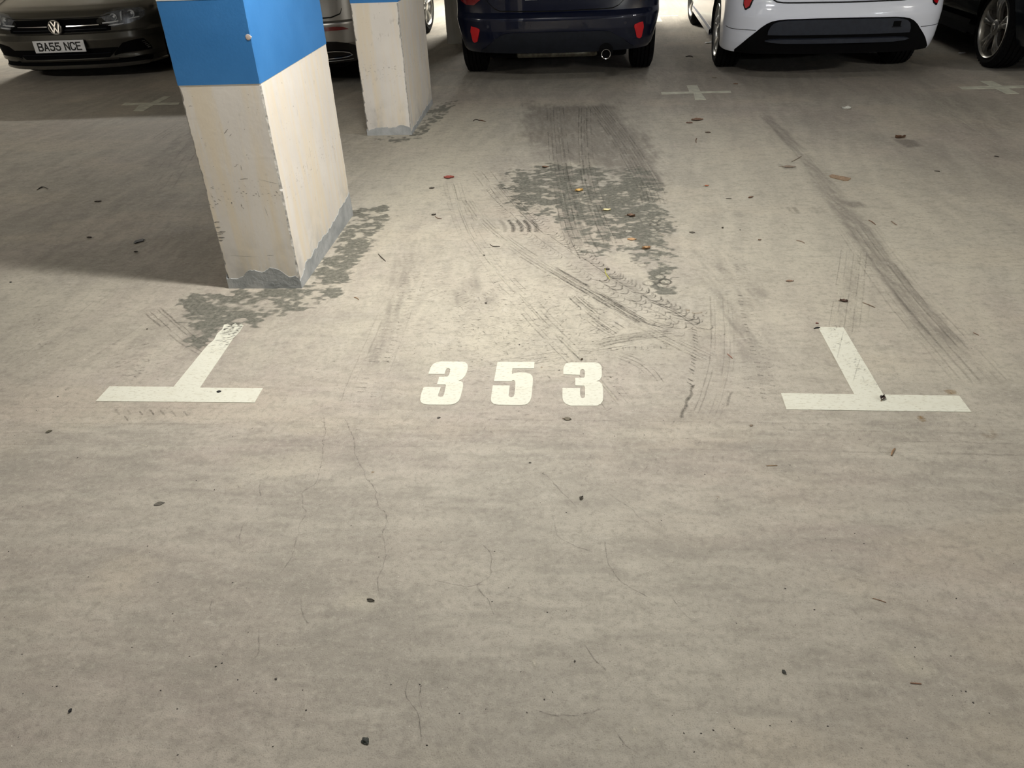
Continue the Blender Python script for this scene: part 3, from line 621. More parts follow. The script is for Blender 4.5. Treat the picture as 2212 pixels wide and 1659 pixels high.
# left-hand prints
grooves([(322,672),(355,700),(395,735),(445,765)], [-.02, 0, .03, .045], .55, .006, (.08, .3)); grooves([(390,700),(420,728),(440,745)], [0, .02], .5, .005, (.05, .2))
grooves([(325,690),(250,740),(150,800),(60,850)], [-.08, -.05, 0, .03], .20, .005, (.1, .5)); grooves([(300,580),(230,640),(130,720),(20,800)], [-.03, 0, .03], .22, .005, (.1, .5))
for k in range(70):
    px = rd.gauss(285, 30); py = rd.gauss(785, 24); p = fp(px, py)[:2]; an = rd.gauss(.2, .4); L = rd.uniform(.015, .045); d = np.array([math.cos(an), math.sin(an)])*L; LN.poly([p, p+d*.5+np.array([0, .005]), p+d], .006, rd.uniform(.15, .45), rag=.6)
for k in range(80):
    px = rd.gauss(85, 22); py = rd.gauss(712, 30); p = fp(px, py)[:2]; an = rd.gauss(.4, .9); L = rd.uniform(.012, .035); d = np.array([math.cos(an), math.sin(an)])*L; LN.poly([p, p+d*.5+np.array([0, .005]), p+d], .006, rd.uniform(.12, .4), rag=.6)
tread([(255,889),(350,892),(425,896)], 0, .035, .035, -1.1, .5, .006, prob=.75, dj=.004); tread([(240,903),(300,905)], 0, .03, .03, -1.0, .4, .006, prob=.75); tread([(330,858),(380,862),(440,866)], 0, .03, .02, -1., .35, .005, prob=.8)
grooves([(720,640),(690,670),(650,705)], [0], .35, .004); grooves([(330,410),(380,340),(440,270)], [-.12, -.06, 0, .06], .3, .007, (.1, .5)); grooves([(340,300),(400,262)], [-.03, 0, .04], .5, .007, (.1, .4))
E1 = [(880,600),(850,670),(822,740),(785,830),(770,880)]
tread(E1, 0, .030, .04, .1, .45, .005, prob=.8); tread(E1, .05, .030, .03, .1, .5, .006, prob=.75); grooves(E1, [-.06, -.03, .08], .28, .004, (.1, .4))
tread([(878,555),(905,610),(915,650)], 0, .026, .05, .0, .35, .005, prob=.9); tread([(940,560),(965,600),(965,625)], 0, .022, .05, .0, .35, .004, prob=.9)
tread([(990,640),(1030,650),(1060,630)], 0, .020, .04, .4, .5, .006, prob=.9, dj=.008)
tread([(880,640),(905,720)], 0, .03, .05, .1, .3, .005)
for y in (905, 925, 950, 985, 1010, 1030): tread([(500,y),(1000,y+4),(1500,y+8),(2150,y+16)], 0, .028, .022, rd.uniform(-.6, .6), .20, .004, prob=.45, dj=.008)
for y in (880, 900, 915, 935, 960): grooves([(0,y),(600,y+3),(1200,y+8),(1800,y+16),(2212,y+24)], [0], .20, .005, (.1, .6), .6)
# dark rubber bars of one scuff
for x, a in ((1082, .35), (1100, .75), (1118, .62), (1134, .85), (1150, .55)):
    p0, p1 = fp(x-3, 475)[:2], fp(x+9, 502)[:2]; pts = resample([p0, (p0+p1)/2+np.array([.012, 0]), p1], .012); LN.poly(pts, .025, a, rag=.15)
for x, a in ((1718, .5), (1705, .3), (1760, .25), (1776, .22)):
    LN.poly(resample(PX([(x-5, 446), (x+8, 462)]), .01), .028, a*.7, rag=.3)
# drip rings
for x, y, r, a in ((1437,609,.026,.95), (1425,598,.024,.3), (1402,612,.026,.45), (1430,616,.026,.35), (1358,499,.022,.3), (1356,530,.022,.2), (1388,573,.022,.3), (1412,485,.02,.4), (1415,477,.02,.35), (1411,497,.02,.3)):
    c = fp(x, y)[:2]; ring = [c+np.array([math.cos(q), math.sin(q)])*r*rd.uniform(.96, 1.04) for q in np.linspace(0, 2*math.pi, 22)]
    LN.poly(ring, .012, a, rag=.3, fade=False); z = .0003; b = len(DL.v)
    DL.v += [(c[0], c[1], z)]+[(c[0]+(q[0]-c[0])*.8, c[1]+(q[1]-c[1])*.8, z) for q in ring[:-1]]; DL.a += [.85]+[.6]*21; DL.f += [(b, b+1+i, b+1+(i+1) % 21) for i in range(21)]
for _ in range(90):     # more pale drips along the edge of the damp patch
    v = rd.random(); px = 1400+v*35+rd.gauss(0, 14); py = 400+v*190; c = fp(px, py)[:2]; r = rd.uniform(.008, .020); z = .0003; b = len(DL.v)
    DL.v += [(c[0], c[1], z)]+[(c[0]+math.cos(q)*r, c[1]+math.sin(q)*r*.8, z) for q in np.linspace(0, 6.28, 9)[:-1]]; DL.a += [.7]+[.35]*8; DL.f += [(b, b+1+i, b+1+(i+1) % 8) for i in range(8)]
# hairline cracks of the aisle slab
CR = [[(690,1020),(683,1045),(655,1065),(657,1090),(663,1105),(640,1130),(628,1160),(622,1200),(605,1240)], [(745,905),(770,950),(788,1005),(812,1040),(825,1085),(846,1108),(842,1160),(836,1210),(818,1250),(820,1290)],
      [(1168,1020),(1200,1045),(1230,1075),(1250,1100)], [(1193,1110),(1206,1140),(1218,1165),(1245,1180),(1280,1192)], [(1310,1062),(1362,1100),(1405,1132)], [(1040,1175),(1056,1195),(1062,1235),(1038,1263),(1060,1290),(1068,1330)],
      [(1038,1263),(1000,1262),(935,1252)], [(1306,1168),(1318,1205),(1338,1245),(1370,1272),(1400,1290)], [(885,1460),(882,1498),(905,1530),(915,1570),(912,1610)], [(560,1038),(566,1075)], [(524,1135),(515,1160),(518,1178)], [(1262,1392),(1285,1425),(1310,1450)],
      [(1322,1570),(1345,1600),(1380,1630)], [(650,1290),(652,1330),(668,1350)], [(455,1290),(458,1330)], [(1450,1290),(1480,1330),(1510,1345)], [(560,1355),(555,1400),(540,1430)], [(905,1475),(915,1540)], [(1155,1535),(1210,1540),(1300,1530)], [(700,900),(698,960),(690,1020)]]
for c_ in CR:
    p = resample(PX(c_), .010); p = p+np.cumsum(np.random.RandomState(len(c_)*7).normal(0, .0027, p.shape), 0)*np.sin(np.linspace(0, math.pi, len(p)))[:, None]
    LN.poly(p, .0022, .46, rag=1.); LN.poly(p, .008, .07, rag=.9)
for pts, w, a in (([(2050,842),(2057,852)], .035, .7), ([(1988,898),(1990,905),(1997,912)], .022, .8), ([(1482,670),(1490,671)], .012, .8), ([(1494,676),(1505,677),(1518,675)], .008, .6), ([(2120,935),(2135,945),(2150,940),(2140,930)], .02, .25), ([(1550,1075),(1552,1072)], .01, .4), ([(805,1018),(806,1022)], .012, .7), ([(1168,794),(1172,794)], .012, .8)):
    RU.poly(resample(PX(pts), .004), w, a, rag=.4, fade=len(pts) > 2)
for pts in ([(1290,1610),(1302,1618)], [(1425,1632),(1445,1650)], [(1368,1570),(1378,1590)], [(1150,1425),(1160,1445)], [(305,960),(320,964)], [(1880,1290),(1900,1296)], [(1690,880),(1692,882)]):
    DL.poly(resample(PX(pts), .004), .010, .8, rag=.5)
DL.poly(resample(PX([(1980,200),(2040,235),(2120,290),(2212,345)]), .05), .018, .55, rag=.8)
LN.build('tyre_prints', MT['dirt_line'], 'dark tyre prints, scuffs and hairline cracks'); DL.build('dust_streaks', MT['dust_line'], 'pale dust streaks and drips'); RU.build('rust_stains', MT['rust'], 'small rusty stains')

# ------------------------------------------------------------------ litter: leaves, twigs, scraps, each a thing of its own
LIT = {}
def lit_mat(col, rough=.6):
    k = tuple(col)
    if k not in LIT: LIT[k] = simple('litter_%02d' % len(LIT), col, rough, var=.3, scale=120, bump=.3)
    return LIT[k]
def px_m(px, py):
    a, b = fp(px-5, py)[:2], fp(px+5, py)[:2]; c = fp(px, py+5)[:2]; d = fp(px, py-5)[:2]; return np.linalg.norm(b-a)/10, np.linalg.norm(d-c)/10
def leaf(px, py, lpx, wpx, ang, col, label, curl=.35, stem=0., stemcol=None, name='leaf', cat='leaf', seed=0):
    """lpx, wpx: seen length and height in photograph pixels; ang: heading on the floor in degrees"""
    sx, sy = px_m(px, py); c = fp(px, py); L = lpx*sx; Wd = max(wpx*sy*.8, L*.25); Wd = min(Wd, L*.75); r = random.Random(seed+int(px*7+py)); P = []
    for i, u in enumerate(np.linspace(0, 1, 10)):
        w = Wd/2*max(.04, math.sin(math.pi*min(1, u*.96+.02))**1.05*(1.25-.5*u))*(1+.22*(r.random()-.5)); row = []
        for v in (-1, -.5, 0, .5, 1):
            z = .001+curl*Wd*(abs(v)**1.6*.34+.12*(2*u-1)**2)*(.7+.6*r.random()); row.append(((u-.5)*L, v*w*(1-.25*curl*abs(v))+math.sin(u*3)*Wd*.08, z))
        P.append(row)
    P = np.array(P); Q = P.copy(); Q[..., 2] -= .0006; Q[..., 2] = np.maximum(Q[..., 2], .0003)
    m = MB().grid(P); m.grid(Q[:, ::-1]); e = empty(name, (c[0], c[1], 0), math.radians(ang)); tag(e, label, cat)
    m.build('blade', lit_mat(col), e, smooth=True, fix=False)
    if stem:
        S = stem*sx; MB().tube([(-L*.45, 0, .003), (-L/2-S*.5, S*.10, .004), (-L/2-S, S*.28, .002)], [.0016, .0011, .0009], 5).build('stem', lit_mat(stemcol or (.16, .10, .05)), e, smooth=True)
    return e
def twig(p, rpx, col, label, name='twig', cat='twig', lift=.002, fat=None):
    w = [fp(*q) for q in p]; sx = px_m(*p[0])[0]; r = rpx*sx/2; c = w[0]; R_ = resample([q[:2]-c[:2] for q in w], max(.006, np.linalg.norm(w[-1]-w[0])/10)); n = len(R_)
    rs = [r*(.55+.45*math.sin(math.pi*(i+.6)/(n+.4))) for i in range(n)] if fat is None else [r*f for f in np.interp(np.linspace(0, 1, n), np.linspace(0, 1, len(fat)), fat)]
    o = MB().tube([(q[0], q[1], rs[i]+.0004) for i, q in enumerate(R_)], rs, 6).build(name, lit_mat(col), smooth=True); o.location = (c[0], c[1], 0); return tag(o, label, cat)
def lump(px, py, lpx, hpx, col, label, name='crumb', cat='debris', parts=5, seed=0):
    sx, sy = px_m(px, py); c = fp(px, py); r = random.Random(seed+int(px)); bm = bmesh.new()
    for k in range(parts):
        a = r.random()*6.3; d = r.random()*.3*lpx*sx if k else 0; s_ = lpx*sx*(.36 if k == 0 else r.uniform(.12, .24))
        mt = Matrix.Translation((math.cos(a)*d, math.sin(a)*d, s_*.30)) @ Matrix.Rotation(r.random()*3, 4, 'Z') @ Matrix.Diagonal((s_, s_*r.uniform(.5, .9), s_*.34, 1))
        q = bmesh.ops.create_icosphere(bm, subdivisions=2, radius=1, matrix=mt)
        for v in q['verts']: v.co += Vector((r.gauss(0, 1), r.gauss(0, 1), r.gauss(0, .4)))*s_*.07
    for v in bm.verts: v.co.z = max(v.co.z, .0003)
    me = bpy.data.meshes.new(name); bm.to_mesh(me); bm.free(); me.materials.append(lit_mat(col)); o = bpy.data.objects.new(name, me); COL.objects.link(o); o.location = (c[0], c[1], 0); return tag(o, label, cat)
def scrap(pts, col, label, name='scrap', cat='scrap', th=.0012, lift=.001, wave=.0):
    w = np.array([fp(*q)[:2] for q in pts]); c = w.mean(0); n = len(w); m = MB()
    zt = [lift+th+wave*((i*37) % 5)/5 for i in range(n)]
    m.add([(q[0]-c[0], q[1]-c[1], zt[i]) for i, q in enumerate(w)]+[(q[0]-c[0], q[1]-c[1], max(.0002, zt[i]-th)) for i, q in enumerate(w)],
          [tuple(range(n)), tuple(range(n, 2*n))[::-1]]+[(i, i+n, (i+1) % n+n, (i+1) % n) for i in range(n)])
    o = m.build(name, lit_mat(col)); o.location = (c[0], c[1], 0); return tag(o, label, cat)
YEL, CRM, BRN, TAN, DRK, RED, GRY, BLK = (.62,.40,.13), (.72,.64,.36), (.16,.09,.055), (.50,.30,.15), (.055,.045,.035), (.30,.07,.05), (.13,.115,.09), (.008,.008,.009)
leaf(1251,413,18,11,10,YEL,'curled yellow-tan leaf, topmost on the damp grey patch',.7,4,(.1,.06,.03))
leaf(1311,455,18,9,5,CRM,'pale cream leaf with a brown tip on the damp patch',.5,10,(.16,.10,.05))
leaf(1363,468,18,9,-20,BRN,'dark brown crumpled leaf just right of the pale cream leaf',.9,6); leaf(1365,518,20,10,-5,TAN,'flat tan leaf in the middle of the damp patch',.25)
leaf(1396,538,18,10,8,(.42,.25,.12),'folded tan leaf with dark rim, lowest tan leaf on the damp patch',.9,3,(.05,.03,.02))
leaf(1311,582,12,6,0,DRK,'black leaf fragment above the yellow-green stalk',.4); twig([(1307,580),(1308,590),(1312,597),(1317,604)],2.2,(.48,.46,.10),'curved yellow-green stalk on the tyre prints')
leaf(970,385,22,8,8,RED,'dark red leaf right of the second column',.5,5,(.5,.45,.4)); leaf(937,465,10,7,30,DRK,'dark leaf with a trailing stalk left of the tyre tracks',.7); twig([(940,468),(945,472),(954,473)],1.6,BRN,'short brown stalk trailing from the dark leaf left of the tyre tracks')
leaf(933,407,12,4,12,DRK,'small dark sliver of leaf under the red leaf',.3); leaf(1178,362,14,5,0,BRN,'small brown leaf at the top edge of the damp patch',.6)
leaf(1527,402,11,5,25,(.42,.15,.07),'small orange-red leaf right of the damp patch',.4,4); leaf(1622,427,16,3,38,BRN,'narrow reddish-brown sliver of leaf right of the orange-red leaf',.5)
leaf(1495,503,13,5,-12,GRY,'grey-brown leaf right of the tan leaves',.4); leaf(1561,493,7,8,60,(.09,.08,.05),'small upright dark leaf, left of a pair',.8); lump(1599,497,5,5,DRK,'small dark crumb right of the upright dark leaf'); leaf(1641,519,8,4,15,BRN,'tiny brown leaf crumb on the pale floor',.6)
leaf(1506,260,26,6,4,(.20,.12,.08),'long brown leaf below the middle cross mark',.35); leaf(1489,266,14,4,-8,(.18,.11,.08),'short brown leaf just left of the long brown leaf',.3); leaf(1529,287,12,4,-14,(.12,.08,.06),'dark brown leaf scrap below the long brown leaf',.5)
twig([(1505,299),(1503,304),(1504,309)],2,BRN,'tiny bent twig below the long brown leaf')
leaf(1944,299,24,9,5,(.13,.07,.04),'crumpled dark brown leaf beside a damp stain at the right',.9); leaf(1705,361,30,6,0,(.26,.20,.15),'flat grey-brown leaf on the long tyre smear',.1,8)
scrap([(1791,381),(1797,378),(1838,386),(1832,391),(1822,391),(1794,384)],(.33,.23,.15),'brown cardboard strip on the floor at the right',cat='cardboard',th=.004)
scrap([(1818,231),(1824,233),(1831,231),(1839,233),(1836,237),(1829,235),(1820,236)],(.75,.75,.68),'torn white paper scrap on the right of the bay',cat='paper',wave=.01)
scrap([(1523,91),(1531,92),(1537,90),(1537,93),(1529,94),(1523,94)],(.85,.85,.82),'white paper scrap beside the white car',cat='paper',wave=.01)
scrap([(2070,114),(2085,113),(2086,116),(2071,117)],(.80,.80,.80),'white cigarette-like scrap left of the alloy wheel at the right edge',cat='scrap',wave=.006)
leaf(1822,652,17,7,-20,(.10,.055,.04),'folded brown leaf above the right T mark',.9,3); twig([(1863,654),(1876,659),(1890,665)],2.2,(.22,.16,.11),'straight brown twig right of the folded leaf above the T mark')
leaf(1706,608,18,5,6,(.24,.16,.11),'flat brown leaf left of the folded leaf',.3); leaf(1765,699,7,4,0,(.22,.03,.02),'tiny red leaf at the tip of the right T mark',.5); twig([(1758,711),(1764,709),(1771,709)],3,BLK,'short black twig touching the tip of the right T mark')
leaf(1907,862,20,14,55,(.06,.04,.035),'dark brown folded leaf lying on the right T mark',.9,3); lump(473,847,14,9,BLK,'black crumb lying on the left T mark',parts=7)
scrap([(289,526),(292,522),(308,517),(312,518),(310,522),(300,524),(292,527)],BLK,'long black shard in the shadow left of the nearest column',th=.004)
leaf(1226,906,17,9,-3,(.15,.13,.09),'grey-brown leaf below the rightmost painted digit',.25,3); leaf(106,933,13,12,40,(.10,.09,.06),'small dark leaf at the left edge below the left T mark',.2); leaf(344,1089,22,10,22,(.12,.11,.09),'flat grey leaf in the left foreground',.1)
leaf(1256,1077,12,11,50,(.10,.09,.07),'crumpled grey scrap of leaf in the centre foreground',.8); leaf(801,1298,18,8,-10,(.09,.08,.06),'ragged dark leaf in the foreground below the cracks',.7); lump(790,1600,24,20,(.025,.03,.025),'largest dark clump near the bottom edge, left of centre',parts=9)
leaf(1257,777,8,8,50,(.10,.07,.04),'small brown leaf just above the rightmost painted digit',.7); lump(1050,655,8,6,DRK,'dark crumb left of centre among the tyre prints'); lump(1046,552,8,6,DRK,'dark crumb with a stalk on the curved tyre track'); lump(1122,745,5,4,DRK,'dark crumb on the yellowish dust above the middle digit')
leaf(1623,920,9,5,30,(.22,.17,.12),'small tan leaf below the right T mark',.2); scrap([(1689,1449),(1694,1449),(1698,1455),(1692,1456),(1689,1453)],(.03,.03,.025),'black chip in the right foreground',th=.003)
scrap([(148,1538),(152,1533),(156,1532),(155,1537),(149,1541)],BLK,'black chip in the left foreground',th=.003); lump(596,1467,9,7,DRK,'dark crumbs clustered in the left foreground',parts=6); lump(1241,1429,8,7,DRK,'dark crumb in the centre foreground')
twig([(1885,1293),(1900,1297),(1914,1302)],1.6,(.30,.17,.10),'thin reddish straw in the right foreground'); twig([(1966,1476),(1978,1477),(1990,1478)],2.5,(.30,.15,.09),'short rusty sliver in the right foreground'); twig([(1655,1007),(1679,1006)],1.8,(.32,.20,.10),'thin rusty straw right of centre'); twig([(1925,985),(1928,976),(1933,970)],4,(.26,.16,.09),'rusty splinter below the right T mark')
twig([(817,549),(823,556),(833,565)],2.2,DRK,'curved black twig between the nearest column and the tyre prints'); twig([(765,643),(770,644),(775,648)],2,(.3,.2,.12),'tiny bent twig right of the nearest column'); twig([(1058,528),(1065,533),(1080,533)],1.8,DRK,'thin dark stalk curving beside the curved tyre track')
twig([(80,411),(90,405),(98,406),(103,409)],2,DRK,'bent dark stalk in the shade at the left'); leaf(212,436,14,3,10,DRK,'dark sliver of leaf in the shade at the left',.4); leaf(193,514,10,4,5,(.07,.05,.04),'small dark leaf in the shadow of the nearest column',.6); leaf(294,545,9,4,0,(.05,.04,.03),'small dark leaf below the long black shard',.6)
lump(23,610,7,6,BLK,'black crumb at the left edge just below the shadow'); lump(125,857,5,5,BLK,'tiny black crumb left of the left T mark'); lump(318,711,6,4,DRK,'dark crumb above the left T mark')
twig([(1022,262),(1028,259),(1036,261)],2,DRK,'dark twig right of the second column, upper of two'); twig([(1034,260),(1049,263)],2,BRN,'brown twig right of the second column, lower of two'); twig([(1481,123),(1490,122),(1497,124)],2.2,DRK,'dark twig between the dark blue and the white car'); twig([(1584,182),(1594,182)],2.5,BRN,'brown twig just above the right arm of the middle cross mark')
leaf(1543,168,10,3,5,(.35,.30,.24),'small pale leaf scrap above the middle cross mark',.4); twig([(1876,476),(1883,480),(1891,486)],2.2,BRN,'short brown twig right of the long tyre smear'); twig([(1925,478),(1932,484),(1938,487)],2.2,(.25,.18,.13),'pale brown twig at the right of the tyre smear'); twig([(1720,520),(1730,522),(1738,526)],2,(.25,.18,.13),'short curved twig on the pale floor'); twig([(1710,350),(1722,344),(1731,338)],1.8,(.2,.16,.12),'grey twig across the long tyre smear')
twig([(2102,719),(2114,725)],1.8,BRN,'thin brown twig at the right edge above the T mark'); twig([(1571,765),(1582,775)],2,(.28,.12,.08),'reddish splinter between the digits and the right T mark'); lump(1208,800,4,4,DRK,'dark crumb above the rightmost digit, at its left'); lump(1319,815,6,5,(.10,.07,.04),'brown crumb just right of the rightmost digit')
leaf(948,903,8,4,20,DRK,'tiny dark leaf below the leftmost painted digit',.3); twig([(1568,430),(1580,430)],2,DRK,'tiny dark twig right of the damp patch'); twig([(2018,370),(2030,371)],2,DRK,'dark splinter at the far right of the floor'); twig([(2148,338),(2158,340)],2.4,DRK,'dark splinter near the right edge of the floor'); leaf(1145,1000,6,3,0,DRK,'tiny dark fleck of leaf in the centre foreground',.3)
# grit too small to pick apart
def grit(name, n, cols, smin, smax, label, seed):
    r = random.Random(seed); m = MB()
    for _ in range(n):
        px, py = r.uniform(-20, 2230), 190+1490*r.random()**.9; c = fp(px, py); s_ = r.uniform(smin, smax)*(1+.5*(py < 500)); q = r.random()*3; a, b = math.cos(q)*s_, math.sin(q)*s_; k = r.uniform(.4, .9); h = s_*.5
        if (-.2 < c[0] < .2) and (.9 < c[1] < 1.9 or 3.5 < c[1] < 4.5): continue
        if (abs(c[0]) < .36 or abs(c[0]-2.4) < .36) and -.08 < c[1] < .65 or (.7 < c[0] < 1.75 and -.03 < c[1] < .32) or (abs(c[0]-2.43) < .4 or abs(c[0]+2.4) < .4 or abs(c[0]-4.8) < .4) and 4.3 < c[1] < 5.1: continue
        m.add([(c[0]+a, c[1]+b, .0003), (c[0]-b*k, c[1]+a*k, .0003), (c[0]-a, c[1]-b, .0003), (c[0]+b*k, c[1]-a*k, .0003), (c[0]+a*.2, c[1], h)], [(0,1,4),(1,2,4),(2,3,4),(3,0,4),(3,2,1,0)])
    tag(m.build(name, lit_mat(cols), fix=False), label, 'grit', kind='stuff')
grit('dark_grit', 260, (.035,.03,.025), .0011, .0030, 'dark grit and leaf crumbs scattered over the floor', 3)
grit('pale_grit', 120, (.62,.60,.54), .0010, .0024, 'pale grit scattered over the floor', 4)

# ------------------------------------------------------------------ cars
class Shell:
    """Plan-section body: near end at y=0, car runs along +y. s = metres along the near end from its middle."""
    def __init__(self, origin, yaw, L, prof, far, D=.5, n=3., D2=.6):
        self.o=np.array([origin[0],origin[1],0.]); self.yaw=math.radians(yaw); self.L=L
        self.z=np.array([p[0] for p in prof]); self.rec=np.array([p[1] for p in prof]); self.hw=np.array([p[2] for p in prof])
        self.fz=np.array([p[0] for p in far]); self.frec=np.array([p[1] for p in far])
        self.D=D; self.n=n; self.D2=D2
        t=np.linspace(0,math.pi/2,4000); e=2./n
        self.cx=np.sin(t)**e; self.cy=1-np.cos(t)**e
        dx=np.diff(self.cx)*self.hw.max(); dy=np.diff(self.cy)*D
        self.cs=np.concatenate([[0],np.cumsum(np.hypot(dx,dy))]); self.S=self.cs[-1]
    def h(self,z): return np.interp(z,self.z,self.hw)
    def r(self,z): return np.interp(z,self.z,self.rec)
    def fr(self,z): return np.interp(z,self.fz,self.frec)
    def at(self,s,z,off=0.):
        s=np.asarray(s,float); z=np.asarray(z,float); s,z=np.broadcast_arrays(s,z)
        a=np.minimum(np.abs(s),self.S)
        x=np.sign(s)*self.h(z)*np.interp(a,self.cs,self.cx)
        y=self.r(z)+self.D*np.interp(a,self.cs,self.cy)+np.maximum(np.abs(s)-self.S,0)
        P=np.stack([x,y,z],-1)
        if np.any(off):
            e=2e-3
            du=self.at(s+e,z)-self.at(s-e,z); dv=self.at(s,z+e)-self.at(s,z-e)
            N=np.cross(du,dv); N/=np.linalg.norm(N,axis=-1,keepdims=True)+1e-9
            P=P+N*np.asarray(off)[...,None]
        return P
    def world(self,P):
        c,s=math.cos(self.yaw),math.sin(self.yaw)
        return np.stack([P[...,0]*c-P[...,1]*s,P[...,0]*s+P[...,1]*c,P[...,2]],-1)+self.o
def body(sh, car, paint, axles, arch, inset=.30, name='body', belt=None):
    z0, z1 = sh.z[0], sh.z[-1]
    zs = np.unique(np.concatenate([sh.z, np.arange(z0, z1, .02)])); zs = zs[np.concatenate([[True], np.diff(zs) > .004])]
    sn = np.linspace(-sh.S, sh.S, 75); m = MB(); P = []
    for z in zs:
        a = sh.at(sn, z); ya = sh.r(z)+sh.D; yb = sh.L-sh.fr(z)-sh.D2; h = sh.h(z)
        side = np.linspace(0, 1, 40)[1:-1]
        R = np.stack([np.full(38, h), ya+(yb-ya)*side, np.full(38, z)], -1)
        t = np.linspace(math.pi/2, -math.pi/2, 45); e = 2/sh.n
        fx = h*np.sign(np.sin(t))*np.abs(np.sin(t))**e; fy = yb+sh.D2*np.cos(t)**e
        Fr = np.stack([fx, fy, np.full(45, z)], -1)
        Lf = R[::-1].copy(); Lf[:, 0] *= -1
        P.append(np.concatenate([a, R, Fr, Lf]))
    P = np.array(P); m.grid(P, 0, True); n = P.shape[1]
    m.f += [tuple(range(n))[::-1], tuple((len(zs)-1)*n+k for k in range(n))]; m.mi += [0, 0]
    o = m.build(name, [paint, MT['underbody']], car)
    bm = bmesh.new()
    for ya, zc in axles:
        for sg in (-1, 1):
            mt = Matrix.Translation((sg*(sh.hw.max()-inset/2+.08), ya, zc)) @ Matrix.Rotation(math.pi/2, 4, 'Y')
            bmesh.ops.create_cone(bm, cap_ends=True, segments=56, radius1=arch, radius2=arch, depth=inset+.16, matrix=mt)
    cm = bpy.data.meshes.new('cut'); bm.to_mesh(cm); bm.free(); co_ = bpy.data.objects.new('cut', cm); COL.objects.link(co_); co_.parent = car
    md = o.modifiers.new('b', 'BOOLEAN'); md.object = co_; md.operation = 'DIFFERENCE'; md.solver = 'EXACT'
    bpy.context.view_layer.update(); dg = bpy.context.evaluated_depsgraph_get()
    nm = bpy.data.meshes.new_from_object(o.evaluated_get(dg)); o.modifiers.clear(); o.data = nm; nm.name = name
    bpy.data.objects.remove(co_)
    while len(nm.materials) < 2: nm.materials.append(MT['underbody'])
    nm.materials[0] = paint; nm.materials[1] = MT['underbody']
    for p in nm.polygons:
        c = p.center; dark = p.normal.z < -.9 and c.z < z0+.01
        for ya, zc in axles:
            if math.hypot(c.y-ya, c.z-zc) < arch+.003 and abs(c.x) < float(sh.h(c.z))-.004 and abs(c.x) > .3: dark = True
        p.material_index = 1 if dark else 0; p.use_smooth = True
    nm.set_sharp_from_angle(angle=math.radians(32))
    return o
def greenhouse(car, rows, paint):
    """rows: z, near y, far y, half width"""
    def loop(z, y0, y1, h, o=0.):
        r = .12; pts = []
        for cx, cy, a0 in ((h-r, y0+r*1.6, -90), (h-r, y1-r*1.6, 0), (-h+r, y1-r*1.6, 90), (-h+r, y0+r*1.6, 180)):
            for k in range(7):
                a = math.radians(a0+15*k); pts.append((cx+(r+o)*math.cos(a), cy+(r*1.6+o)*math.sin(a), z))
        return pts
    P = [loop(*q) for q in rows]; n = len(P[0])
    m = MB().grid(np.array(P), 0, True); m.build('window_glass', MT['glass_dark'], car, smooth=True)
    z, y0, y1, h = rows[-1]
    P = [loop(z-.012, y0-.02, y1+.03, h+.012), loop(z+.02, y0+.02, y1-.04, h-.03), loop(z+.045, y0+.2, y1-.25, h-.14)]
    m = MB().grid(np.array(P), 0, True); m.f.append(tuple(2*n+k for k in range(n))); m.mi.append(0); m.build('roof', paint, car, smooth=True)
    for sg in (-1, 1):
        for f in (0., .38, .70, 1.):
            q = []
            for zz, a, b, hh in rows:
                q.append((sg*(hh+.002), a+.16+(b-a-.32)*f, zz))
            MB().tube(q, .022, 6).build('pillar', paint, car, smooth=True)
def patch(sh, car, name, mat, st, off=.006, inner=-.012, ns=28, nz=5, smooth=True, parent=None):
    s = np.array([q[0] for q in st]); lo = np.array([q[1] for q in st]); hi = np.array([q[2] for q in st])
    S = np.unique(np.concatenate([np.linspace(s[0], s[-1], ns), s])); L = np.interp(S, s, lo); H = np.interp(S, s, hi)
    T = np.linspace(0, 1, nz); Z = L[:, None]+(H-L)[:, None]*T; SS = np.repeat(S[:, None], nz, 1)
    pad = lambda A: np.pad(A, 1, mode='edge')
    O = np.full(SS.shape, off); O = np.pad(O, 1, constant_values=inner)
    P = sh.at(pad(SS), pad(Z), O)
    return MB().grid(P).build(name, mat, parent or car, smooth=smooth)
def mirror(st): return [(-a, b, c) for a, b, c in st[::-1]]
def strip(sh, car, name, mat, pts, r=.003, off=.004, parent=None, n=None):
    pts = np.array(pts, float); k = n or max(8, int(abs(pts[-1, 0]-pts[0, 0])/.02)); t = np.linspace(0, len(pts)-1, k)
    S = np.interp(t, range(len(pts)), pts[:, 0]); Z = np.interp(t, range(len(pts)), pts[:, 1])
    return MB().tube([tuple(p) for p in sh.at(S, Z, np.full(len(S), off))], r, 8).build(name, mat, parent or car, smooth=True)
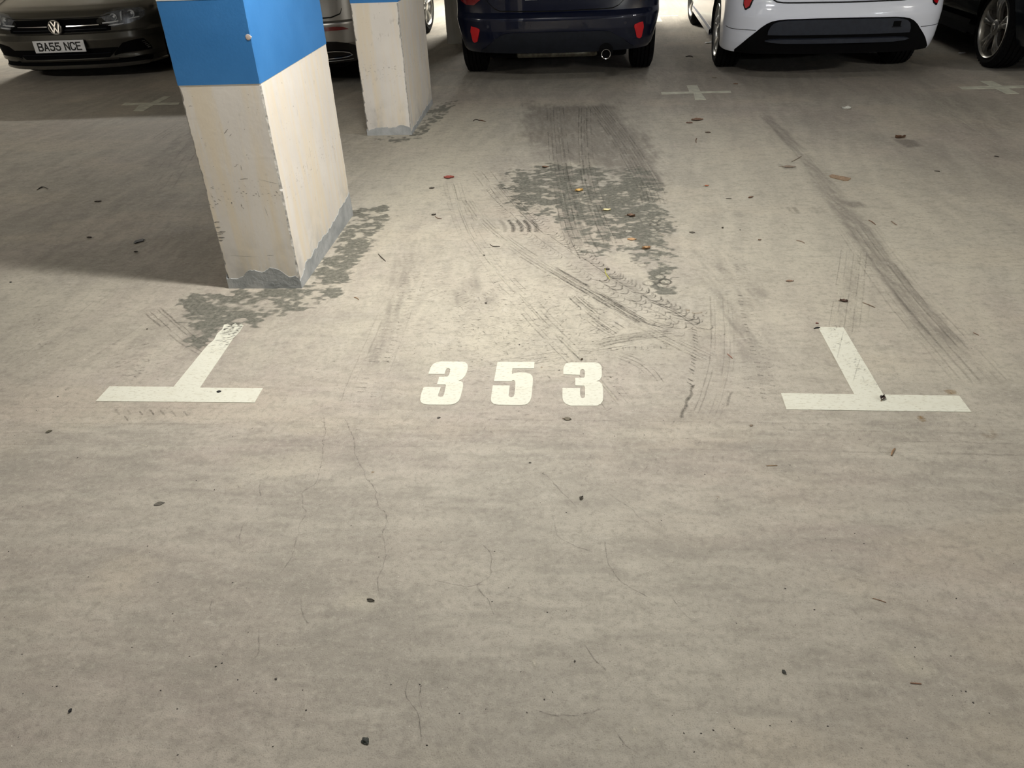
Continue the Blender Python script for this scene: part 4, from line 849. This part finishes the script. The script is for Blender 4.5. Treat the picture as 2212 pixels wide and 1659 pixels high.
def wheel(car, x, y, R, rr, w, out, mat='alloy', spokes=5, steer=0., split=.16, sw=.034):
    t = empty('wheel', (x, y, R), math.radians(steer), car)
    h = w/2; g = []
    prof = [(-h+.012, rr-.004), (-h+.002, rr+.02), (-h-.004, (R+rr)/2), (-h+.010, R-.022), (-h+.030, R-.004)]
    for a in np.linspace(-h+.05, h-.05, 4): prof += [(a-.007, R), (a-.005, R-.009), (a+.005, R-.009), (a+.007, R)]
    prof += [(h-.030, R-.004), (h-.010, R-.022), (h+.004, (R+rr)/2), (h-.002, rr+.02), (h-.012, rr-.004), (0, rr-.012), (-h+.012, rr-.004)]
    m = MB().lathe(prof, 64, sign=out)
    for k in range(48):     # shoulder blocks
        q = 2*math.pi*k/48; c, s = math.cos(q), math.sin(q)
        for sg in (-1, 1):
            x0, x1 = sorted((sg*(h-.036), sg*(h-.016))); pts = []
            for xx in (x0, x1):
                for dr, dq in ((-.008, -.030), (-.008, .030), (-.0015, .026), (-.0015, -.026)):
                    rr_ = R-.006+dr if abs(xx) > h-.02 else R-.001+dr; pts.append((xx, rr_*math.cos(q+dq), rr_*math.sin(q+dq)))
            m.add(pts, [(0,1,2,3),(7,6,5,4),(0,4,5,1),(1,5,6,2),(2,6,7,3),(3,7,4,0)])
    m.build('tyre', MT['rubber'], t, smooth=True)
    m = MB().lathe([(h-.004, rr+.004), (h+.001, rr), (h-.006, rr-.008), (h-.022, rr-.016), (h-.05, rr-.022), (-h+.03, rr-.03), (-h+.03, rr-.024), (0, rr-.016), (h-.03, rr-.008), (h-.004, rr+.004)], 64, sign=out)
    for k in range(spokes):
        for d in ((-1, 1) if split else (0,)):
            a = 2*math.pi*k/spokes+.3; pts = []; prof = []
            for f in np.linspace(0, 1, 7):
                r = .035+(rr-.050)*f; q = a+d*split*(.35+.65*f)*(1 if f < 1 else 1)*.9
                hw_ = sw*(.55+.25*abs(2*f-1)+.15*f)/2*(1.25 if not split else 1); xo = h-.040+.030*math.sin(f*math.pi*.55)-(.012 if f > .9 else 0)
                c, s = math.cos(q), math.sin(q)
                prof.append([(out*xq, r*c-wq*s, r*s+wq*c) for xq, wq in ((xo-.03, -hw_), (xo-.004, -hw_), (xo+.004, -hw_*.5), (xo+.004, hw_*.5), (xo-.004, hw_), (xo-.03, hw_))])
            b = len(m.v); m.grid(np.array(prof), 0, True); m.f += [(b, b+1, b+2, b+3, b+4, b+5)]; m.mi += [0]
    m.lathe([(h-.05, .064), (h-.022, .062), (h-.014, .050), (h-.012, .030), (h-.008, .026), (h-.006, .0005)], 32, sign=out)
    m.build('alloy_rim', MT[mat], t, smooth=True)
    m = MB().lathe([(h-.10, .03), (h-.10, rr*.70), (h-.085, rr*.70), (h-.085, .03)], 40, sign=out); m.build('brake_disc', MT['brake'], t, smooth=True)
    return t
def car_base(name, sh, label, group=None):
    e = empty(name, tuple(sh.o), sh.yaw); return tag(e, label, 'car', group)
def wheels(car, sh, y0, wb, R, rr, w=.205, mat='alloy', near_steer=0, far_steer=0, **k):
    for yy, st in ((y0, near_steer), (y0+wb, far_steer)):
        for sg in (-1, 1): wheel(car, sg*(sh.hw.max()-w/2-.012), yy, R, rr, w, sg, mat, steer=st, **k)
    for yy in (y0, y0+wb):
        MB().tube([(-sh.hw.max()+w, yy, R), (sh.hw.max()-w, yy, R)], .04, 10).build('axle', MT['underbody'], car, smooth=True)
def floorpan(car, sh, y0, y1, z0=.17, z1=.32, sill=(1.3, 3.1, 4.05)):
    MB().box(-sh.hw.max()+.27, sh.hw.max()-.27, y0, y1, z0, z1).build('floor_pan', MT['underbody'], car, bevel=.03)
    for sg in (-1, 1):
        xa, xb = sorted((sg*(sh.hw.max()-.20), sg*(sh.hw.max()-.06))); MB().box(xa, xb, sill[0], sill[1], z0, z1+.02).build('sill_light_stop', MT['underbody'], car, bevel=.015)  # inner boxes added to stop light leaking under the flanks
    MB().box(-sh.hw.max()+.12, sh.hw.max()-.12, sill[2], sill[2]+.10, z0-.015, z1+.02).build('apron_light_stop', MT['underbody'], car, bevel=.015)  # cross plate added to block light coming through under the far end

# glyph strokes in a unit cell (0..1 wide, 0..1 high)
GL = {'B': [[(0,0),(0,1),(.65,1),(.95,.88),(.95,.64),(.68,.53),(0,.53)],[(.68,.53),(1,.40),(1,.14),(.68,0),(0,0)]], 'A': [[(0,0),(.5,1),(1,0)],[(.2,.32),(.8,.32)]],
      '5': [[(.92,1),(.08,1),(.05,.55),(.6,.62),(.95,.48),(1,.25),(.85,.05),(.45,0),(.1,.05),(0,.2)]], 'N': [[(0,0),(0,1),(1,0),(1,1)]],
      'C': [[(1,.75),(.95,.9),(.7,1),(.3,1),(.05,.88),(0,.7),(0,.3),(.05,.12),(.3,0),(.7,0),(.95,.1),(1,.25)]], 'E': [[(1,1),(0,1),(0,0),(1,0)],[(0,.52),(.85,.52)]]}
def strokes(m, lines, tw, fn, d):
    """lines of 2D points into raised flat bars; fn maps (u,v,h) to 3D"""
    for L in lines:
        for (x0, y0), (x1, y1) in zip(L[:-1], L[1:]):
            l = math.hypot(x1-x0, y1-y0); ux, uy = (x1-x0)/l*tw/2, (y1-y0)/l*tw/2
            q = [(x0-ux*.8-uy, y0-uy*.8+ux), (x0-ux*.8+uy, y0-uy*.8-ux), (x1+ux*.8+uy, y1+uy*.8-ux), (x1+ux*.8-uy, y1+uy*.8+ux)]
            m.add([fn(a, b, 0) for a, b in q]+[fn(a, b, d) for a, b in q], [(4,5,6,7),(0,1,5,4),(1,2,6,5),(2,3,7,6),(3,0,4,7)])

# --- dark blue hatchback, tail towards us
sh = Shell((1.215, 5.05), 0, 4.38,
 [(.275,.06,.84),(.30,.045,.855),(.36,.015,.87),(.46,.0,.89),(.545,.0,.905),(.56,.004,.905),(.575,.022,.905),(.60,.045,.905),(.75,.05,.905),(.85,.06,.90),(.95,.10,.88),(1.0,.14,.85)],
 [(.2,.12),(.35,.03),(.5,0),(.62,.03),(.70,.12),(.80,.45),(.90,.95),(.96,1.25),(1.0,1.35)])
c = car_base('car', sh, 'dark navy blue hatchback seen from behind, round exhaust tip, parked beyond the columns')
P_ = MT['navy_paint']
body(sh, c, P_, [(.84, .32), (3.54, .32)], .365)
greenhouse(c, [(.99,.16,3.05,.83),(1.15,.32,2.75,.77),(1.30,.48,2.45,.70),(1.40,.60,2.25,.65)], P_)
wheels(c, sh, .84, 2.70, .32, .215, near_steer=0)
floorpan(c, sh, .45, 4.0, .17, .30)
val = [(-.72,.285,.300),(-.666,.285,.322),(-.564,.285,.384),(-.51,.283,.420),(-.46,.281,.440),(-.40,.28,.448),(0,.278,.450),(.40,.28,.448),(.46,.281,.440),(.51,.283,.420),(.60,.285,.375),(.685,.285,.322),(.73,.285,.300)]
patch(sh, c, 'lower_valance', MT['black_plastic'], val, .010, ns=60)
for st in ([(-.788,.372,.455),(-.768,.362,.497),(-.735,.374,.493),(-.712,.42,.487),(-.688,.462,.478)],):
    for q in (st, mirror(st)): patch(sh, c, 'reflector', MT['red_lens'], q, .007, ns=10, nz=3)
gate = [(-.62,.73,.93),(-.575,.68,.94),(-.53,.640,.94),(-.48,.620,.94),(0,.610,.94),(.48,.620,.94),(.53,.640,.94),(.575,.68,.94),(.62,.73,.93)]
patch(sh, c, 'tailgate', P_, gate, .014, ns=40, nz=9)
strip(sh, c, 'shut_line', MT['gap'], [(q[0], q[1]-.006) for q in gate], .004, .001)
patch(sh, c, 'number_plate', MT['plate_white'], [(-.26,.698,.808),(.26,.698,.808)], .022, ns=6, nz=3)
for s_ in (-.60, -.228, .228, .60):
    p = sh.at(s_, .497, .001); MB().lathe([(.004,.012),(-.003,.011),(-.003,.001)], 14, tuple(p), 'y').build('parking_sensor', MT['navy_paint'], c, smooth=True)
for st in ([(-.90,.70,.90),(-.80,.66,.92),(-.72,.66,.93),(-.63,.72,.92)],):
    for q in (st, mirror(st)): patch(sh, c, 'tail_lamp', MT['red_dark'], q, .012, ns=12, nz=5)
ex = empty('exhaust', (0, 0, 0), 0, c)
MB().lathe([(-.035,.036),(-.037,.040),(-.030,.042),(.12,.040),(.12,.034),(-.030,.035),(-.035,.036)], 28, (.432,.03,.262), 'y').build('tail_pipe', MT['chrome'], ex, smooth=True)
MB().lathe([(.02,.034),(.02,.001)], 20, (.432,.03,.262), 'y').build('pipe_bore', MT['gap'], ex)
MB().lathe([(.015,.062),(.015,.001)], 24, (.432,.016,.285), 'y').build('exhaust_recess', MT['underbody'], c)
MB().tube([(-.36,.26,.235),(-.35,.26,.235),(.34,.25,.238),(.36,.25,.238)], [.02,.032,.032,.02], 14).build('silencer', MT['steel_pipe'], c, smooth=True)

# --- white hatchback, tail towards us
sh = Shell((3.53, 4.85), -2, 4.54,
 [(.240,.09,.872),(.26,.075,.876),(.33,.04,.880),(.42,.02,.882),(.52,.0,.88),(.54,.0,.88),(.60,.012,.88),(.64,.03,.88),(.8,.05,.87),(.92,.07,.85),(1.0,.10,.80)],
 [(.2,.15),(.35,.03),(.5,0),(.62,.05),(.70,.20),(.80,.55),(.90,.95),(.96,1.15),(1.0,1.25)])
c = car_base('car', sh, 'white hatchback seen from behind with a black lower bumper, right of the blue car')
P_ = MT['white_paint']
body(sh, c, P_, [(.95, .315), (3.65, .315)], .355)
greenhouse(c, [(.99,.13,3.35,.78),(1.15,.45,2.95,.72),(1.30,.95,2.5,.66),(1.42,1.5,2.2,.60)], P_)
wheels(c, sh, .95, 2.70, .315, .222, .215, split=.13, sw=.05, far_steer=3)
floorpan(c, sh, .5, 4.1, .17, .28)
K = [(.835,.262),(.79,.30),(.72,.365),(.66,.417),(.62,.455),(.58,.484),(.54,.502),(.49,.512),(.42,.518),(.2,.522)]
st = [(-a, .30 if a < .79 else .25, b) for a, b in K]+[(0,.30,.523)]+[(a, .30 if a < .79 else .25, b) for a, b in K[::-1]]
st = [(a, .2415, b) for a, l, b in st]
patch(sh, c, 'lower_valance', MT['underbody'], st, .004, ns=60, nz=7)
K2 = [(.56,.43),(.545,.47),(.52,.492),(.48,.504),(.42,.511),(.2,.515)]
st = [(-a, .400, b) for a, b in K2]+[(0,.400,.516)]+[(a, .400, b) for a, b in K2[::-1]]
patch(sh, c, 'valance_panel', MT['satin_plastic'], st, .018, ns=50, nz=5)
st = [(-.575,.3545,.3555),(-.53,.345,.363),(-.44,.338,.369),(0,.336,.371),(.44,.338,.369),(.53,.345,.363),(.565,.3545,.3555)]
patch(sh, c, 'diffuser_fin', MT['satin_plastic'], st, .030, ns=50, nz=6)
for sg in (-1, 1):
    strip(sh, c, 'shut_line', MT['gap'], [(sg*.662,.430),(sg*.80,.429),(sg*.90,.428),(sg*1.0,.436)], .0022, .0005, n=24)
    q = [(-.80,.620,.92),(-.782,.588,.92),(-.770,.586,.92),(-.735,.605,.92),(-.712,.655,.92),(-.70,.70,.90)]
    patch(sh, c, 'tail_lamp', MT['gloss_black'], [(a, b-.006, d) for a, b, d in q] if sg < 0 else mirror([(a, b-.006, d) for a, b, d in q]), .004, ns=14, nz=6)
    q = [(-.790,.625,.90),(-.778,.597,.90),(-.766,.594,.90),(-.740,.611,.90),(-.722,.655,.90)]
    patch(sh, c, 'lamp_lens', MT['red_lens'], q if sg < 0 else mirror(q), .009, ns=14, nz=6)
gate = [(-.56,.70,.93),(-.545,.665,.94),(-.515,.648,.94),(-.46,.641,.94),(0,.638,.94),(.46,.641,.94),(.515,.648,.94),(.545,.665,.94),(.56,.70,.93)]
patch(sh, c, 'tailgate', P_, gate, .012, ns=40, nz=9)
strip(sh, c, 'shut_line', MT['gap'], [(q[0]*1.012, q[1]-.006) for q in gate], .005, .002)
patch(sh, c, 'number_plate', MT['plate_white'], [(-.26,.690,.800),(.26,.690,.800)], .022, ns=6, nz=3)
patch(sh, c, 'towing_cover', MT['underbody'], [(.405,.452,.492),(.465,.452,.492)], .020, .01, ns=4, nz=3)
patch(sh, c, 'cover_rim', MT['black_plastic'], [(.398,.446,.452),(.472,.446,.452)], .024, .01, ns=4, nz=3)
for sg in (-1, 1):   # sill blade along the flank
    MB().grid(np.array([[(sg*.84, 1.32, .22), (sg*.84, 3.28, .20)], [(sg*.895, 1.32, .22), (sg*.885, 3.28, .20)], [(sg*.895, 1.32, .265), (sg*.885, 3.28, .245)], [(sg*.86, 1.32, .30), (sg*.86, 3.28, .28)]])).build('sill', P_, c)

# --- silver hatchback between the first two columns
sh = Shell((-1.36, 4.85), 0, 4.42,
 [(.245,.11,.83),(.27,.095,.845),(.33,.05,.87),(.42,.0,.89),(.575,.0,.90),(.585,.004,.90),(.60,.035,.90),(.75,.05,.90),(.85,.05,.89),(.95,.10,.87),(1.0,.14,.84)],
 [(.2,.12),(.35,.03),(.5,0),(.62,.03),(.70,.12),(.80,.45),(.90,.95),(.96,1.25),(1.0,1.35)], n=3.)
c = car_base('car', sh, 'silver hatchback glimpsed between the two blue-banded columns')
P_ = MT['silver_paint']
body(sh, c, P_, [(.85, .32), (3.58, .32)], .362)
greenhouse(c, [(.99,.16,3.05,.82),(1.15,.32,2.75,.76),(1.30,.48,2.45,.70),(1.40,.60,2.25,.65)], P_)
wheels(c, sh, .85, 2.73, .32, .225, .215, far_steer=-4, split=.12, sw=.03)
floorpan(c, sh, .45, 4.0, .16, .28)
K = [(.93,.30),(.90,.36),(.87,.388),(.80,.415),(.70,.437),(.60,.445),(.3,.447)]
st = [(-a, .25, b) for a, b in K]+[(0,.25,.448)]+[(a, .25, b) for a, b in K[::-1]]
patch(sh, c, 'lower_valance', MT['gloss_black'], st, .006, ns=60, nz=6)
st = [(.48,.528,.556),(.60,.527,.558),(.70,.526,.557),(.76,.526,.551),(.80,.527,.535),(.812,.528,.530)]
patch(sh, c, 'reflector', MT['red_dark'], st, .008, ns=20, nz=3); patch(sh, c, 'reflector', MT['red_dark'], mirror(st), .008, ns=20, nz=3)
for sg in (-1, 1):
    L = [(.38,.300),(.70,.302),(.78,.306),(.825,.318),(.80,.338),(.74,.354),(.66,.363),(.38,.366),(.37,.333),(.38,.300)]
    S = np.array([q[0] for q in L])*sg; Z = np.array([q[1] for q in L]); tt = np.linspace(0, len(L)-1, 80)
    MB().tube([tuple(p) for p in sh.at(np.interp(tt, range(len(L)), S), np.interp(tt, range(len(L)), Z), np.full(80, .014))], .0042, 8).build('exhaust_trim', MT['chrome'], c, smooth=True)
    strip(sh, c, 'diffuser_edge', MT['silver_trim'], [(sg*.45,.274),(sg*.84,.276)], .003, .010)
patch(sh, c, 'tailgate', P_, [(-.76,.70,.94),(-.74,.655,.94),(-.66,.632,.94),(0,.628,.94),(.66,.632,.94),(.74,.655,.94),(.76,.70,.94)], .012, ns=40, nz=8)
strip(sh, c, 'shut_line', MT['gap'], [(-.76,.69),(-.74,.648),(-.66,.625),(0,.621),(.66,.625),(.74,.648),(.76,.69)], .005, .002)

# --- dark grey hatchback, nose towards us
sh = Shell((-3.75, 5.79), 2.66, 4.05,
 [(.115,.10,.80),(.13,.03,.84),(.15,.02,.85),(.155,.05,.85),(.19,.06,.855),(.205,.03,.862),(.24,.035,.865),(.30,.02,.87),(.38,.0,.875),(.44,.005,.875),(.455,.03,.875),(.50,.045,.875),(.57,.06,.875),(.60,.075,.875),(.64,.12,.875),(.68,.22,.865),(.72,.36,.86),(.80,.70,.84),(.88,1.0,.82),(.93,1.15,.80)],
 [(.11,.12),(.3,.03),(.5,0),(.7,.05),(.93,.10)], D=.55, n=2.6)
c = car_base('car', sh, 'dark grey hatchback facing the camera at top left with its front number plate')
P_ = MT['grey_paint']
body(sh, c, P_, [(.80, .31), (3.36, .31)], .35)
greenhouse(c, [(.92,1.22,3.95,.78),(1.10,1.55,3.85,.74),(1.28,1.9,3.65,.68),(1.40,2.2,3.4,.62)], P_)
wheels(c, sh, .80, 2.56, .31, .205, .20)
floorpan(c, sh, .45, 3.7, .15, .26, (1.2, 2.95, 3.7))
patch(sh, c, 'upper_grille', MT['underbody'], [(-.52,.462,.50),(-.45,.456,.572),(0,.456,.575),(.45,.456,.572),(.52,.462,.50)], .003, ns=40, nz=5)
patch(sh, c, 'grille_slat', MT['black_plastic'], [(-.48,.476,.482),(.48,.476,.482)], .010, ns=36, nz=2)
for sg in (-1, 1):
    patch(sh, c, 'chrome_strip', MT['chrome'], sorted([(sg*.098,.5075,.5165),(sg*.415,.5100,.5175)]), .012, ns=20, nz=2)
    # headlamp: dark bowl, bright parts, clear cover
    q = [(.405,.528,.548),(.44,.512,.578),(.494,.495,.611),(.55,.487,.620),(.68,.505,.634),(.79,.53,.636),(.86,.56,.60)]; q = q if sg > 0 else mirror(q)
    hl = patch(sh, c, 'headlamp', MT['lamp_housing'], q, .002, ns=24, nz=6)
    qq = [(.45,.520,.530),(.56,.524,.536),(.60,.530,.540)]; patch(sh, c, 'light_bar', MT['lamp_silver'], qq if sg > 0 else mirror(qq), .012, ns=10, nz=2, parent=hl)
    qq = [(.70,.543,.552),(.80,.552,.562)]; patch(sh, c, 'light_bar', MT['lamp_silver'], qq if sg > 0 else mirror(qq), .012, ns=10, nz=2, parent=hl)
    qq = [(.50,.498,.503),(.56,.496,.510),(.64,.505,.512)]; patch(sh, c, 'light_bar', MT['lamp_silver'], qq if sg > 0 else mirror(qq), .012, ns=10, nz=2, parent=hl)
    for s_, z_, r_ in ((.565,.575,.034), (.73,.592,.036)):
        p = sh.at(sg*s_, z_, 0.); MB().lathe([(-.018,r_),(-.012,r_*.98),(.004,r_*.6),(.006,r_*.35),(-.006,r_*.30),(-.010,r_*.02)], 20, tuple(p), 'y').build('lamp_bowl', MT['lamp_silver'], hl, smooth=True)
    qq = [(.622,.535,.600),(.634,.535,.612)]; patch(sh, c, 'lamp_divider', MT['lamp_silver'], qq if sg > 0 else mirror(qq), .016, ns=3, nz=2, parent=hl)
    patch(sh, c, 'lamp_cover', MT['lamp_glass'], q, .030, .020, ns=24, nz=6, parent=hl)
    # fog-lamp pocket, its slats and the painted blade below
    q = [(.49,.225,.245),(.55,.240,.300),(.60,.246,.340),(.70,.250,.358),(.81,.252,.364),(.85,.252,.31),(.87,.252,.27)]
    fp_ = patch(sh, c, 'fog_lamp_pocket', MT['underbody'], q if sg > 0 else mirror(q), .003, ns=20, nz=5)
    for k in range(5):
        qq = [(.785+.010*k,.335-.016*k,.339-.016*k),(.815+.010*k,.337-.016*k,.341-.016*k)]; patch(sh, c, 'pocket_slat', MT['silver_trim'], qq if sg > 0 else mirror(qq), .007, ns=3, nz=2, parent=fp_)
    q = [(.50,.208,.216),(.58,.205,.240),(.70,.206,.248),(.84,.215,.250),(.90,.225,.245)]
    patch(sh, c, 'bumper_blade', P_, q if sg > 0 else mirror(q), .010, ns=20, nz=5)
patch(sh, c, 'lower_intake', MT['underbody'], [(-.56,.296,.302),(-.44,.214,.304),(.44,.214,.306),(.545,.296,.304)], .004, ns=40, nz=5)
patch(sh, c, 'intake_slat', MT['black_plastic'], [(-.46,.256,.262),(.46,.256,.262)], .012, ns=30, nz=2)
patch(sh, c, 'intake_lip', P_, [(-.52,.202,.212),(.52,.202,.212)], .014, ns=30, nz=3)
patch(sh, c, 'front_skirt', MT['underbody'], [(-.86,.153,.192),(.86,.153,.192)], .004, ns=60, nz=3)
patch(sh, c, 'front_lip', MT['grey_paint'], [(-.83,.116,.150),(.83,.116,.150)], .007, ns=60, nz=4)
strip(sh, c, 'bonnet_line', MT['gap'], [(-.55,.60),(-.43,.582),(0,.580),(.43,.582),(.55,.60)], .004, .001)
np_ = empty('number_plate', (0, -.020, .3415), 0, c)
MB().box(-.26, .26, -.004, .004, -.0555, .0555).build('plate', MT['plate_white'], np_, bevel=.0035)
m = MB(); xx = -.213
for ch in 'BA55 NCE':
    if ch == ' ': xx += .033; continue
    wd = .042; strokes(m, [[(a*wd, b*.066) for a, b in L] for L in GL[ch]], .0125, lambda u, v, h_, x0=xx: (x0+u, -.0042-h_, -.033+v), .0012); xx += wd+.0175
m.build('plate_letters', MT['ink'], np_)
em = empty('emblem', (0, .022, .512), 0, c)
MB().lathe([(.0,.071),(-.012,.071),(-.014,.001)], 36, (0,0,0), 'y').build('emblem_disc', MT['gloss_black'], em, smooth=True)
MB().lathe([(-.010,.068),(-.022,.066),(-.024,.0615),(-.022,.057),(-.010,.056),(-.010,.068)], 40, (0,0,0), 'y').build('emblem_ring', MT['chrome'], em, smooth=True)
m = MB()
strokes(m, [[(-.024,.054),(0,.006),(.024,.054)], [(-.048,.033),(-.023,-.050),(0,.001),(.023,-.050),(.048,.033)]], .0115, lambda u, v, h_: (u, -.014-h_, v), .008); m.build('emblem_letters', MT['chrome'], em)

# --- dark car with alloy wheels at the right edge
sh = Shell((5.94, 4.57), 0, 4.45,
 [(.24,.14,.87),(.30,.08,.90),(.40,.02,.93),(.50,.0,.945),(.62,.0,.95),(.66,.04,.95),(.80,.06,.95),(.95,.08,.93),(1.05,.12,.90)],
 [(.2,.15),(.35,.03),(.55,0),(.72,.04),(.82,.12),(.92,.5),(1.0,.95),(1.05,1.2)], n=3.2)
c = car_base('car', sh, 'near-black car at the right edge with a multi-spoke alloy wheel')
P_ = MT['black_paint']
body(sh, c, P_, [(.90, .325), (3.56, .325)], .375)
greenhouse(c, [(1.04,.16,3.25,.88),(1.22,.32,2.95,.82),(1.40,.52,2.6,.75),(1.52,.68,2.4,.70)], P_)
wheels(c, sh, .90, 2.66, .325, .243, .225, 'alloy_dark', split=.17, sw=.056, far_steer=0)
floorpan(c, sh, .5, 4.0, .20, .30)
patch(sh, c, 'lower_valance', MT['black_plastic'], [(-.95,.245,.33),(-.80,.245,.38),(0,.245,.42),(.80,.245,.38),(.95,.245,.33)], .006, ns=50)
for sg in (-1, 1):
    MB().grid(np.array([[(sg*.90, 1.30, .215), (sg*.90, 3.15, .215)], [(sg*.960, 1.32, .22), (sg*.955, 3.13, .22)], [(sg*.960, 1.32, .30), (sg*.955, 3.13, .30)], [(sg*.955, 1.30, .34), (sg*.95, 3.15, .34)]])).build('sill', MT['underbody'], c)
